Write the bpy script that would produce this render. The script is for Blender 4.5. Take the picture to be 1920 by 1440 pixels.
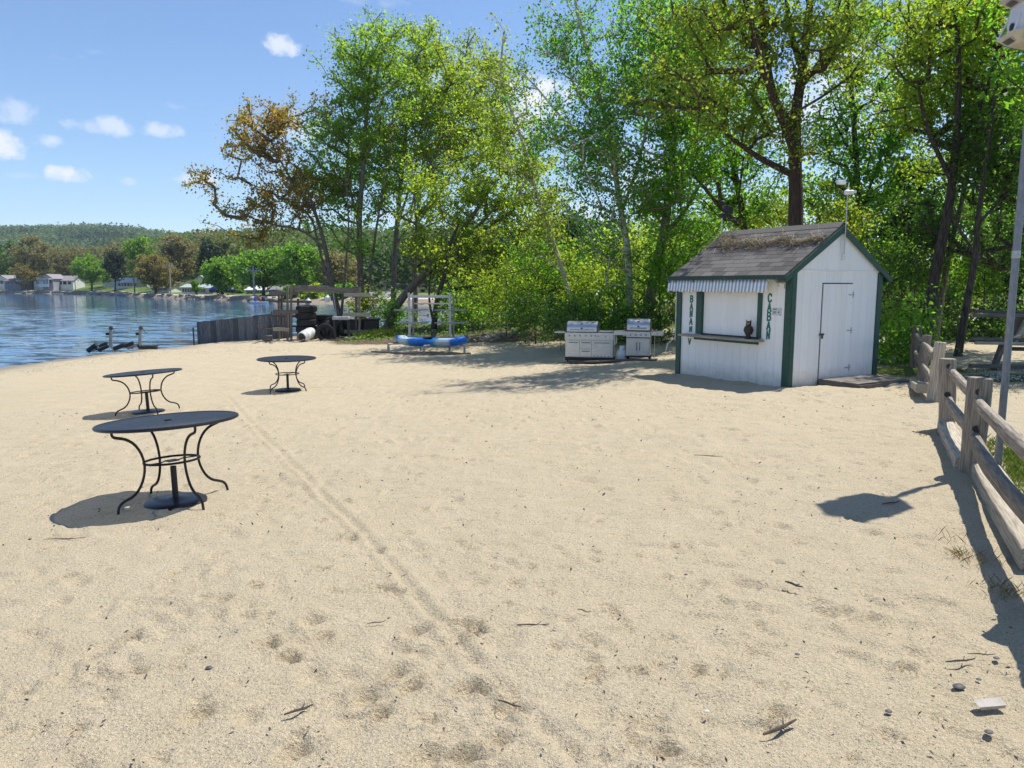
import bpy, math, random
import numpy as np
from mathutils import Vector, Matrix
R = math.radians
random.seed(7); rng = np.random.default_rng(7)
for o in list(bpy.data.objects): bpy.data.objects.remove(o)
sc = bpy.context.scene
C = sc.collection
# ------------------------------------------------------------------ camera
FPX, HZ, CH = 1400.0, 535.0, 1.8
PT = math.atan((720-HZ)/FPX); CP, SP = math.cos(PT), math.sin(PT)
cam_d = bpy.data.cameras.new('camera'); cam = bpy.data.objects.new('camera', cam_d); C.objects.link(cam)
cam_d.sensor_width = 36; cam_d.lens = FPX/1920*36; cam_d.clip_start = .05; cam_d.clip_end = 6000
cam.location = (0, 0, CH); cam.rotation_euler = (R(90)-PT, 0, 0); sc.camera = cam
# ------------------------------------------------------------------ light
SUN_AZ, SUN_EL = 58.0, 63.5          # azimuth clockwise from +Y
sd = bpy.data.lights.new('sun', 'SUN'); sun = bpy.data.objects.new('sun', sd); C.objects.link(sun)
sd.energy = 3.3; sd.angle = R(.55); sd.color = (1.0, .95, .86)
sun.rotation_euler = (R(90-SUN_EL), 0, R(-SUN_AZ)+math.pi*0)
sdir = Vector((math.sin(R(SUN_AZ))*math.cos(R(SUN_EL)), math.cos(R(SUN_AZ))*math.cos(R(SUN_EL)), math.sin(R(SUN_EL))))
sun.rotation_euler = (-sdir).to_track_quat('-Z', 'Y').to_euler()
sc.view_settings.view_transform = 'Standard'; sc.view_settings.look = 'None'
sc.view_settings.gamma = 1; sc.view_settings.use_curve_mapping = False
sc.view_settings.exposure = 0.95
world = bpy.data.worlds.new("World"); sc.world = world; world.use_nodes = True
SKY_STRENGTH = 0.10
def ray(px, py):
    a = (px-960)/FPX; b = (720-py)/FPX
    return Vector((a, CP+b*SP, b*CP-SP))
def D(px, py, Y):
    d = ray(px, py); return Vector((0, 0, CH)) + d*(Y/d.y)
def W(px, py, z):
    d = ray(px, py); return Vector((0, 0, CH)) + d*((z-CH)/d.z)
def build_world():
    nt = world.node_tree; N = nt.nodes; L = nt.links; N.clear()
    out = N.new('ShaderNodeOutputWorld'); bg = N.new('ShaderNodeBackground'); bg.inputs['Strength'].default_value = SKY_STRENGTH
    sky = N.new('ShaderNodeTexSky'); sky.sky_type = 'NISHITA'; sky.sun_disc = False
    sky.sun_elevation = R(SUN_EL); sky.sun_rotation = R(SUN_AZ); sky.altitude = 150
    sky.air_density = 1.0; sky.dust_density = .1; sky.ozone_density = 3.0
    tc = N.new('ShaderNodeTexCoord')
    nz = N.new('ShaderNodeTexNoise'); nz.inputs['Scale'].default_value = 42; nz.inputs['Detail'].default_value = 8; nz.inputs['Roughness'].default_value = .62
    L.new(tc.outputs['Generated'], nz.inputs['Vector'])
    def math_(op, a, b=None, clamp=False):
        m = N.new('ShaderNodeMath'); m.operation = op; m.use_clamp = clamp
        for i, v in enumerate((a, b)):
            if v is None: continue
            if isinstance(v, (int, float)): m.inputs[i].default_value = v
            else: L.new(v, m.inputs[i])
        return m.outputs[0]
    def dot(vec):
        m = N.new('ShaderNodeVectorMath'); m.operation = 'DOT_PRODUCT'; L.new(tc.outputs['Generated'], m.inputs[0]); m.inputs[1].default_value = vec
        return m.outputs['Value']
    nzc = math_('MULTIPLY', math_('SUBTRACT', nz.outputs['Fac'], .5), 5.0)
    total = None
    # (px, py, half width px, half height px, opacity) of each cloud in the sky of the photograph
    for (px, py, rx, ry, op) in [(530, 84, 48, 20, .75), (20, 205, 46, 26, .45), (4, 272, 40, 28, .95), (84, 265, 30, 14, .6), (165, 238, 44, 13, .5),
                                 (215, 240, 42, 20, .62), (298, 243, 44, 14, .6), (132, 328, 46, 17, .95), (242, 341, 20, 8, .35), (380, 334, 48, 15, .75),
                                 (1000, 190, 85, 58, 1.0), (560, 240, 60, 34, .5), (1075, 445, 120, 70, .8), (1240, 330, 120, 60, .6), (1600, 190, 200, 110, .8), (45, 330, 26, 7, .3)]:
        c = ray(px, py).normalized(); t = c.cross(Vector((0, 0, 1))).normalized(); u = t.cross(c).normalized()
        k = 1/(FPX*ray(px, py).length)
        h = math_('DIVIDE', math_('SUBTRACT', dot(t), 0), rx*k*1.0); w = math_('DIVIDE', dot(u), ry*k*1.0)
        d2 = math_('ADD', math_('MULTIPLY', h, h), math_('MULTIPLY', w, w))
        front = math_('GREATER_THAN', dot(c), .5)
        v = math_('ADD', math_('SUBTRACT', 1.0, d2), nzc)
        v = math_('MULTIPLY', math_('MULTIPLY', v, .8, True), front); v = math_('MULTIPLY', v, op)
        total = v if total is None else math_('MAXIMUM', total, v)
    # fair-weather clouds over the rest of the sky, more added to brighten the shade
    mp = N.new('ShaderNodeMapping'); mp.inputs['Scale'].default_value = (1, 1, 2.6); L.new(tc.outputs['Generated'], mp.inputs['Vector'])
    n2 = N.new('ShaderNodeTexNoise'); n2.inputs['Scale'].default_value = 4.2; n2.inputs['Detail'].default_value = 9; n2.inputs['Roughness'].default_value = .55
    L.new(mp.outputs[0], n2.inputs['Vector'])
    gen = math_('MULTIPLY', math_('SUBTRACT', n2.outputs['Fac'], .585), 7, True)
    total = math_('MAXIMUM', total, math_('MULTIPLY', gen, .8))
    tint = N.new('ShaderNodeMixRGB'); tint.blend_type = 'MULTIPLY'; tint.inputs['Fac'].default_value = 1; L.new(sky.outputs['Color'], tint.inputs['Color1']); tint.inputs['Color2'].default_value = (.74, .79, .86, 1)
    mix = N.new('ShaderNodeMixRGB'); L.new(total, mix.inputs['Fac']); L.new(tint.outputs[0], mix.inputs['Color1'])
    mix.inputs['Color2'].default_value = (5.0, 5.2, 5.7, 1)
    L.new(mix.outputs[0], bg.inputs['Color']); L.new(bg.outputs[0], out.inputs['Surface'])
build_world()

# ------------------------------------------------------------------ material helpers
def nodes(name):
    m = bpy.data.materials.new(name); m.use_nodes = True; nt = m.node_tree
    b = nt.nodes['Principled BSDF']; return m, nt, nt.nodes, nt.links, b
def c4(c): return (c[0], c[1], c[2], 1)
def noise(N, L, vec, scale, detail=4, rough=.55):
    n = N.new('ShaderNodeTexNoise'); n.inputs['Scale'].default_value = scale; n.inputs['Detail'].default_value = detail; n.inputs['Roughness'].default_value = rough
    if vec is not None: L.new(vec, n.inputs['Vector'])
    return n
def ramp(N, L, fac, stops):
    r = N.new('ShaderNodeValToRGB'); L.new(fac, r.inputs['Fac']); e = r.color_ramp.elements
    while len(e) < len(stops): e.new(.5)
    for el, (p, c) in zip(e, stops): el.position = p; el.color = c4(c)
    return r.outputs['Color']
def mixc(N, L, fac, a, b, mode='MIX'):
    m = N.new('ShaderNodeMixRGB'); m.blend_type = mode
    for i, v in zip(('Fac', 'Color1', 'Color2'), (fac, a, b)):
        if isinstance(v, (int, float)): m.inputs[i].default_value = v
        elif isinstance(v, tuple): m.inputs[i].default_value = c4(v)
        else: L.new(v, m.inputs[i])
    return m.outputs[0]
def mth(N, L, op, a, b=0.0, clamp=False):
    m = N.new('ShaderNodeMath'); m.operation = op; m.use_clamp = clamp
    for i, v in enumerate((a, b)):
        if isinstance(v, (int, float)): m.inputs[i].default_value = v
        else: L.new(v, m.inputs[i])
    return m.outputs[0]
def objvec(N, L, scale=(1, 1, 1)):
    t = N.new('ShaderNodeTexCoord'); oi = N.new('ShaderNodeObjectInfo')
    a = N.new('ShaderNodeVectorMath'); a.operation = 'ADD'; L.new(t.outputs['Object'], a.inputs[0])
    s = N.new('ShaderNodeVectorMath'); s.operation = 'SCALE'; s.inputs[0].default_value = (37, 61, 19); L.new(oi.outputs['Random'], s.inputs['Scale'])
    L.new(s.outputs[0], a.inputs[1])
    m = N.new('ShaderNodeMapping'); m.inputs['Scale'].default_value = scale; L.new(a.outputs[0], m.inputs['Vector'])
    return m.outputs[0], oi.outputs['Random']
def pbr(name, col, col2=None, sc_=(1, 1, 1), ns=6, rough=.6, metal=0, bump=.3, rand=.15, rv=.15, detail=5, lo=.35, hi=.65, bdist=.01):
    m, nt, N, L, b = nodes(name)
    vec, rnd = objvec(N, L, sc_)
    n = noise(N, L, vec, ns, detail)
    col2 = col2 or tuple(x*.8 for x in col)
    col_ = ramp(N, L, n.outputs['Fac'], [(lo, col2), (hi, col)])
    f = mth(N, L, 'ADD', mth(N, L, 'MULTIPLY', rnd, rand*2), 1-rand)
    g = N.new('ShaderNodeCombineXYZ')
    for i in range(3): L.new(f, g.inputs[i])
    col_ = mixc(N, L, 1.0, col_, g.outputs[0], 'MULTIPLY')
    L.new(col_, b.inputs['Base Color']); b.inputs['Metallic'].default_value = metal
    rr = mth(N, L, 'ADD', mth(N, L, 'MULTIPLY', n.outputs['Fac'], rv*2), rough-rv, True); L.new(rr, b.inputs['Roughness'])
    if bump:
        bp = N.new('ShaderNodeBump'); bp.inputs['Strength'].default_value = bump; bp.inputs['Distance'].default_value = bdist
        L.new(n.outputs['Fac'], bp.inputs['Height']); L.new(bp.outputs[0], b.inputs['Normal'])
    return m
def leafmat(name, cols, trans=.62, tmul=3.9, attr=None):
    m, nt, N, L, b = nodes(name)
    if attr:
        g = N.new('ShaderNodeAttribute'); g.attribute_name = attr; src = g.outputs['Fac']
    else:
        g = N.new('ShaderNodeNewGeometry'); src = g.outputs['Random Per Island']
    k = len(cols)
    col = ramp(N, L, src, [(i/max(1, k-1), c) for i, c in enumerate(cols)])
    L.new(col, b.inputs['Base Color']); b.inputs['Roughness'].default_value = .5
    b.inputs['Specular IOR Level'].default_value = .35
    t = N.new('ShaderNodeBsdfTranslucent')
    tcol = mixc(N, L, 1.0, col, (tmul, tmul*1.05, tmul*.6), 'MULTIPLY'); L.new(tcol, t.inputs['Color'])
    mx = N.new('ShaderNodeMixShader'); mx.inputs[0].default_value = trans
    L.new(b.outputs[0], mx.inputs[1]); L.new(t.outputs[0], mx.inputs[2])
    L.new(mx.outputs[0], nt.nodes['Material Output'].inputs['Surface'])
    return m
M = {}
WG = (.30, .275, .25); WD = (.12, .105, .09)
M['wood_x'] = pbr('weathered_wood', (.31, .265, .215), (.10, .082, .064), (1.2, 22, 22), 3, .85, 0, .8, .2, lo=.3, hi=.62)
M['timber_x'] = pbr('pale_timber', (.48, .42, .33), (.20, .165, .12), (1.0, 20, 20), 3, .85, 0, .8, .15, lo=.3, hi=.6)
M['rackwood_x'] = pbr('rack_wood', (.22, .195, .17), (.10, .085, .07), (1.2, 18, 18), 3, .85, 0, .6, .25)
M['darkwood_x'] = pbr('dark_rack_wood', (.17, .15, .14), (.05, .045, .04), (1.2, 18, 18), 3, .85, 0, .6, .25)
M['greywood_z'] = pbr('grey_fence_wood', (.21, .205, .215), (.06, .058, .06), (16, 16, 1.0), 3, .85, 0, .8, .4, lo=.3, hi=.7)
M['white_plank'] = pbr('white_painted_plank', (.88, .875, .86), (.78, .77, .75), (9, 9, .9), 3, .55, 0, .2, .035, lo=.2, hi=.45)
M['green_paint'] = pbr('dark_green_paint', (.022, .085, .062), (.012, .05, .038), (6, 6, 2), 5, .5, 0, .3, .1)
M['green_peel'] = pbr('peeling_green_paint', (.02, .06, .045), (.45, .42, .36), (3, 3, 8), 7, .7, 0, .5, .1, lo=.27, hi=.34)
M['letter_green'] = pbr('letter_green', (.012, .17, .12), None, rough=.5, bump=0, rand=0)
M['shingle'] = pbr('asphalt_shingle', (.15, .138, .13), (.065, .06, .058), (1, 1, 1), 60, .95, 0, .8, .38, bdist=.004)
M['concrete'] = pbr('grey_board', (.25, .22, .18), (.12, .1, .085), (2, 2, 2), 8, .9)
M['steel'] = pbr('brushed_steel', (.56, .57, .60), (.40, .41, .44), (1.5, 1, 30), 4, .34, .85, .05, .04, rv=.08)
M['steel_dark'] = pbr('dark_steel', (.10, .10, .11), (.06, .06, .07), rough=.45, metal=.6, bump=.05)
M['aluminium'] = pbr('galvanised_metal', (.50, .52, .53), (.36, .38, .39), (3, 3, 3), 12, .45, .55, .05, .08)
M['galv_pole'] = pbr('galvanised_pole', (.30, .31, .34), (.21, .22, .25), (3, 3, 1), 14, .5, .5, .1, .05)
M['black'] = pbr('black_plastic', (.018, .018, .021), (.011, .011, .013), rough=.55, bump=.1)
M['rubber'] = pbr('black_rubber', (.022, .021, .021), (.012, .012, .012), ns=20, rough=.8, bump=.3)
M['tablemetal'] = pbr('dark_table_metal', (.022, .022, .028), (.013, .013, .017), ns=40, rough=.38, metal=.3, bump=.05, rand=.1)
M['bronze'] = pbr('dark_bronze_tube', (.035, .026, .02), (.02, .015, .012), ns=20, rough=.35, metal=.5, bump=.05)
M['white_plastic'] = pbr('white_plastic', (.72, .73, .74), (.58, .59, .6), rough=.45, bump=.05)
M['lav_plastic'] = pbr('birdhouse_plastic', (.66, .65, .70), (.55, .54, .58), ns=4, rough=.5, bump=.05)
M['beige_plastic'] = pbr('birdhouse_tray_plastic', (.55, .52, .46), (.42, .40, .36), ns=4, rough=.55, bump=.05)
M['tank'] = pbr('tank_paint', (.62, .64, .66), (.5, .52, .54), rough=.4, bump=.05)
M['owl_brown'] = pbr('owl_brown', (.055, .032, .024), (.015, .012, .01), ns=30, rough=.6, bump=.5)
M['owl_dark'] = pbr('owl_dark', (.03, .026, .024), None, ns=30, rough=.6)
M['yellow'] = pbr('yellow_eye', (.7, .45, .05), None, rough=.3, bump=0)
M['thatch'] = leafmat('dry_thatch', [(.60, .52, .43), (.22, .15, .11), (.80, .74, .66), (.14, .10, .075)], .15, 1.1)
M['bark'] = pbr('grey_brown_bark', (.24, .20, .165), (.08, .066, .055), (7, 7, 1.2), 4, .95, 0, 1.0, .15, bdist=.03)
M['bark_dark'] = pbr('dark_bark', (.11, .088, .07), (.022, .018, .015), (8, 8, 1.2), 4, .95, 0, 1.0, .15, bdist=.04)
M['bark_red'] = pbr('reddish_bark', (.12, .07, .05), (.03, .02, .017), (8, 8, 1.0), 4, .95, 0, 1.0, .15, bdist=.04)
M['birch'] = pbr('birch_bark', (.55, .52, .47), (.09, .075, .06), (2, 2, 14), 3, .8, 0, .5, .1, lo=.36, hi=.5)
M['birch_grey'] = pbr('old_birch_bark', (.24, .215, .19), (.07, .06, .05), (3, 3, 10), 3, .9, 0, .7, .1, lo=.36, hi=.55)
M['lf_green'] = leafmat('leaf_green', [(.05, .115, .016), (.085, .165, .022), (.065, .135, .018), (.12, .19, .028)])
M['lf_birch'] = leafmat('leaf_birch', [(.040, .105, .018), (.065, .15, .026), (.03, .08, .015), (.09, .17, .03)])
M['lf_yell'] = leafmat('leaf_yellowgreen', [(.11, .165, .02), (.15, .19, .026), (.09, .145, .018), (.18, .17, .03)])
M['lf_olive'] = leafmat('leaf_olive', [(.08, .13, .017), (.12, .155, .022), (.14, .145, .024), (.075, .12, .015)])
M['lf_mid'] = leafmat('leaf_mid_green', [(.09, .155, .02), (.13, .185, .024), (.075, .135, .018), (.15, .18, .028)])
M['lf_rust'] = leafmat('leaf_rust', [(.27, .12, .04), (.17, .16, .03), (.30, .15, .04), (.12, .15, .025), (.24, .12, .04), (.16, .17, .03)], .58, 2.7)
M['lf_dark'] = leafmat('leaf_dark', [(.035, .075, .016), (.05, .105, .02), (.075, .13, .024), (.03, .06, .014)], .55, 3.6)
M['lf_pine'] = leafmat('pine_needles', [(.018, .04, .018), (.028, .055, .02), (.014, .032, .016)], .15)
M['grassblade'] = leafmat('grass_blades', [(.10, .15, .02), (.07, .12, .016), (.16, .17, .04)], .4, 1.6)
M['drygrass'] = leafmat('dry_grass', [(.30, .22, .10), (.2, .14, .07), (.12, .12, .04)], .3, 1.3)

# ------------------------------------------------------------------ mesh helpers
class MB:
    def __init__(s): s.v = []; s.f = []
    def add(s, vs, fs):
        b = len(s.v); s.v += [tuple(v) for v in vs]; s.f += [tuple(b+i for i in f) for f in fs]; return s
    def box(s, x0, x1, y0, y1, z0, z1, m=None):
        vs = [Vector((x, y, z)) for z in (z0, z1) for y in (y0, y1) for x in (x0, x1)]
        if m: vs = [m @ v for v in vs]
        return s.add(vs, [(0, 2, 3, 1), (4, 5, 7, 6), (0, 1, 5, 4), (2, 6, 7, 3), (0, 4, 6, 2), (1, 3, 7, 5)])
    def tube(s, pts, r, n=8, cap=True, sq=False):
        pts = [Vector(p) for p in pts]; rs = r if isinstance(r, (list, tuple)) else [r]*len(pts)
        vs = []; fs = []; up = None
        for i, p in enumerate(pts):
            t = (pts[min(i+1, len(pts)-1)]-pts[max(i-1, 0)])
            t = t.normalized() if t.length > 1e-9 else Vector((0, 0, 1))
            if up is None: up = Vector((0, 0, 1)) if abs(t.z) < .9 else Vector((1, 0, 0))
            a = t.cross(up).normalized(); up = a.cross(t).normalized()
            off = math.pi/4 if sq else 0
            for k in range(n):
                an = off+2*math.pi*k/n; vs.append(p+(a*math.cos(an)+up*math.sin(an))*rs[i])
        for i in range(len(pts)-1):
            for k in range(n): fs.append((i*n+k, i*n+(k+1) % n, (i+1)*n+(k+1) % n, (i+1)*n+k))
        if cap: fs.append(tuple(range(n-1, -1, -1))); fs.append(tuple((len(pts)-1)*n+k for k in range(n)))
        return s.add(vs, fs)
    def ring(s, c, rad, r, n=32, m=6, axis='z'):
        vs = []; fs = []; c = Vector(c)
        for i in range(n):
            a = 2*math.pi*i/n
            for k in range(m):
                b = 2*math.pi*k/m; q = rad+r*math.cos(b)
                v = (q*math.cos(a), q*math.sin(a), r*math.sin(b))
                if axis == 'y': v = (v[0], v[2], v[1])
                if axis == 'x': v = (v[2], v[0], v[1])
                vs.append(c+Vector(v))
        for i in range(n):
            for k in range(m): fs.append((i*m+k, ((i+1) % n)*m+k, ((i+1) % n)*m+(k+1) % m, i*m+(k+1) % m))
        return s.add(vs, fs)
    def lathe(s, prof, n=24, c=(0, 0, 0), m=None):
        vs = []; fs = []; c = Vector(c)
        for (r, z) in prof:
            for k in range(n):
                a = 2*math.pi*k/n; v = Vector((r*math.cos(a), r*math.sin(a), z))
                if m: v = m @ v
                vs.append(c+v)
        for i in range(len(prof)-1):
            for k in range(n): fs.append((i*n+k, i*n+(k+1) % n, (i+1)*n+(k+1) % n, (i+1)*n+k))
        fs.append(tuple(range(n-1, -1, -1))); fs.append(tuple((len(prof)-1)*n+k for k in range(n)))
        return s.add(vs, fs)
    def prism(s, poly, d, m=None):      # poly in (x,z), extruded along y from 0 to d
        n = len(poly); vs = [Vector((p[0], 0, p[1])) for p in poly]+[Vector((p[0], d, p[1])) for p in poly]
        if m: vs = [m @ v for v in vs]
        return s.add(vs, [tuple(range(n)), tuple(range(2*n-1, n-1, -1))]+[(i, n+i, n+(i+1) % n, (i+1) % n) for i in range(n)])
    def mesh(s, name):
        me = bpy.data.meshes.new(name); me.from_pydata(s.v, [], s.f); me.update(); return me
def finish(me, mat, smooth=True, ang=40):
    if mat: me.materials.append(M[mat] if isinstance(mat, str) else mat)
    if smooth:
        me.polygons.foreach_set('use_smooth', [True]*len(me.polygons))
        try: me.set_sharp_from_angle(angle=R(ang))
        except Exception: pass
def fixn(me):
    import bmesh
    bm = bmesh.new(); bm.from_mesh(me); bmesh.ops.recalc_face_normals(bm, faces=bm.faces); bm.to_mesh(me); bm.free()
def part(name, mb, mat, parent=None, mtx=None, bevel=0, smooth=True, kind=None, label=None):
    me = mb.mesh(name) if isinstance(mb, MB) else mb
    if isinstance(mb, MB): fixn(me)
    if not me.materials: finish(me, mat, smooth)
    o = bpy.data.objects.new(name, me); C.objects.link(o)
    if parent: o.parent = parent
    if mtx is not None: o.matrix_local = mtx
    if bevel:
        b = o.modifiers.new('bevel', 'BEVEL'); b.width = bevel; b.segments = 2; b.limit_method = 'ANGLE'
    if kind: o['kind'] = kind
    if label: o['label'] = label
    return o
def tag(o, label, cat, group=None, kind=None):
    if kind == 'structure': o['kind'] = kind; return o
    o['label'] = label; o['category'] = cat
    if group: o['group'] = group
    if kind: o['kind'] = kind
    return o
def thing(name, loc, rz, label, cat, group=None, rx=0, ry=0):
    o = bpy.data.objects.new(name, None); C.objects.link(o); o.empty_display_size = .3
    o.location = loc; o.rotation_euler = (rx, ry, rz); return tag(o, label, cat, group)
def dup(root, loc=None, rot=None, label=None, group=None):
    r = root.copy(); C.objects.link(r)
    if loc is not None: r.location = loc
    if rot is not None: r.rotation_euler = rot
    if label: r['label'] = label
    if group: r['group'] = group
    for ch in list(root.children):
        c = ch.copy(); C.objects.link(c); c.parent = r
        for g in list(ch.children):
            d = g.copy(); C.objects.link(d); d.parent = c
    return r
def frame(p, q, roll=0, upref=(0, 0, 1)):
    p, q = Vector(p), Vector(q); x = (q-p); l = x.length; x.normalize(); u = Vector(upref)
    if abs(x.dot(u)) > .95: u = Vector((0, 1, 0))
    y = u.cross(x).normalized(); z = x.cross(y)
    m = Matrix((x, y, z)).transposed().to_4x4(); m.translation = (p+q)/2
    return m @ Matrix.Rotation(roll, 4, 'X'), l
def beam(name, p, q, w, h, mat, parent=None, jit=0.0, seg=1, seed=0, rnd=.12, roll=0, bend=0, label=None, upref=(0, 0, 1), bevel=0):
    """sawn or split timber: its own X axis runs along the length; p,q in parent's space"""
    m, l = frame(p, q, roll, upref); rr = random.Random(seed+17)
    cs = [(-.5+rnd, -.5), (.5-rnd, -.5), (.5, -.5+rnd), (.5, .5-rnd), (.5-rnd, .5), (-.5+rnd, .5), (-.5, .5-rnd), (-.5, -.5+rnd)]
    b = MB(); vs = []; fs = []; n = len(cs)
    ph = [rr.uniform(0, 6) for _ in range(4)]
    for i in range(seg+1):
        t = i/seg; x = (t-.5)*l; k = 1+jit*math.sin(3*t+ph[0])+jit*.5*math.sin(9*t+ph[1])
        oy = bend*math.sin(math.pi*t)+jit*w*.6*math.sin(5*t+ph[2]); oz = jit*h*.6*math.sin(4*t+ph[3])
        for (a, c) in cs: vs.append((x, a*w*k+oy+rr.uniform(-1, 1)*jit*w*.18, c*h*k+oz+rr.uniform(-1, 1)*jit*h*.18))
    for i in range(seg):
        for k in range(n): fs.append((i*n+k, i*n+(k+1) % n, (i+1)*n+(k+1) % n, (i+1)*n+k))
    fs += [tuple(range(n-1, -1, -1)), tuple(seg*n+k for k in range(n))]
    b.add(vs, fs)
    return part(name, b, mat, parent, m, bevel=bevel, label=label)
def npmesh(name, verts, faces, mat, k, smooth=False):
    """fast mesh from numpy arrays, faces (n,k)"""
    me = bpy.data.meshes.new(name); nv = len(verts); nf = len(faces)
    me.vertices.add(nv); me.vertices.foreach_set('co', np.ascontiguousarray(verts, dtype=np.float32).ravel())
    me.loops.add(nf*k); me.loops.foreach_set('vertex_index', np.ascontiguousarray(faces, dtype=np.int32).ravel())
    me.polygons.add(nf); me.polygons.foreach_set('loop_start', np.arange(0, nf*k, k, dtype=np.int32))
    me.polygons.foreach_set('use_smooth', np.full(nf, smooth)); me.update(calc_edges=True)
    me.materials.append(M[mat] if isinstance(mat, str) else mat)
    return me
def vnoise(x, y, seed=0):
    r = np.random.default_rng(seed).random((256, 256)); xi = np.floor(x).astype(int); yi = np.floor(y).astype(int)
    fx = x-xi; fy = y-yi; fx = fx*fx*(3-2*fx); fy = fy*fy*(3-2*fy)
    g = lambda i, j: r[i % 256, j % 256]
    return (g(xi, yi)*(1-fx)+g(xi+1, yi)*fx)*(1-fy)+(g(xi, yi+1)*(1-fx)+g(xi+1, yi+1)*fx)*fy-.5
def sstep(a, b, x): t = np.clip((x-a)/(b-a), 0, 1); return t*t*(3-2*t)

# ------------------------------------------------------------------ ground height (thin plate through known points)
WATER = -.9
CPTS = [(0, 0, 0), (-3.15, 6.75, -.18), (-6.4, 12.9, -.40), (-4.93, 16.2, -.47), (-2.7, 24.5, -.46), (2.6, 21.3, -.31), (5.03, 13.55, -.06), (3.55, 16.1, -.08),
        (7.3, 14.9, -.05), (8.7, 17.3, -.02), (5.45, 9.2, 0), (4.4, 7, 0), (3.1, 4.5, 0), (6.5, 11.6, 0), (9, 16.5, .02), (0, 8, -.07), (0, 14, -.24), (-10, 4, -.42), (-4, 2, -.1), (3, 11, -.05),
        (-16.9, 24, -.9), (-16.3, 29.5, -.9), (-14.7, 33, -.9), (-17.6, 18, -.9), (-18.2, 10, -.9), (-18.8, 0, -.9), (-14, 16, -.72), (-12, 24, -.72), (-12, 31, -.74),
        (-22, 0, -1.5), (-21, 18, -1.5), (-20, 30, -1.6), (-17, 38, -1.6), (-30, 20, -2.4), (-13.5, 37, -.9), (-10.5, 42, -.9), (-5, 50, -.9), (2, 60, -.9), (-11, 50, -1.8), (0, 72, -1.9), (-20, 60, -2.4),
        (-9.8, 33.2, -.60), (-7, 34, -.50), (-5, 33, -.35), (-3, 34, -.2), (-6, 38, -.35), (0, 32, -.1), (2, 27, -.15), (5, 27, .1), (10, 28, .3), (0, 42, -.2), (8, 45, .2), (20, 30, .5), (18, 15, .2), (12, 7, .1), (30, 0, .3), (14, 60, .3), (30, 60, 1),
        (-60, -40, -2.5), (-60, 30, -2.5), (-60, 100, -2.5), (60, -40, .3), (60, 100, 2), (0, -40, .2), (-16, -30, -.9), (0, 100, -2), (30, 85, .3), (-5, -10, -.1), (5, -10, .1)]
CP_ = np.array(CPTS)
def _phi(r2): return np.where(r2 > 0, r2*np.log(np.maximum(r2, 1e-12)), 0)
def _tps():
    P = CP_[:, :2]; n = len(P); K = _phi(((P[:, None]-P[None])**2).sum(-1))+np.eye(n)*2.0
    A = np.zeros((n+3, n+3)); A[:n, :n] = K; A[:n, n] = 1; A[:n, n+1:] = P; A[n, :n] = 1; A[n+1:, :n] = P.T
    return np.linalg.solve(A, np.r_[CP_[:, 2], 0, 0, 0])
TW = _tps()
def gz(x, y):
    x = np.atleast_1d(np.asarray(x, float)); y = np.atleast_1d(np.asarray(y, float)); sh = x.shape; x = np.clip(x.ravel(), -60, 60); y = np.clip(y.ravel(), -40, 100)
    z = np.full(len(x), TW[-3])+TW[-2]*x+TW[-1]*y
    for (a, b, _), w in zip(CPTS, TW[:-3]): z += w*_phi((x-a)**2+(y-b)**2)
    return np.clip(z, -2.6, 2.0).reshape(sh)
def g1(x, y): return float(gz(x, y)[0])
def G(px, py):
    z = 0.0
    for _ in range(12):
        p = W(px, py, z); z = .5*z+.5*g1(p.x, p.y)
    p = W(px, py, z); return Vector((p.x, p.y, g1(p.x, p.y)))
def GY(px, Y):         # ground point under an image column at depth Y
    x = (px-960)/FPX*Y*1.0; z = g1(x, Y)
    for _ in range(3):
        # image row of that ground point
        d = Vector((x, Y, z-CH)); b = (d.z*CP+d.y*SP)/(d.y*CP-d.z*SP); x = (px-960)/FPX*(d.y*CP-d.z*SP); z = g1(x, Y)
    return Vector((x, Y, z))

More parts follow.
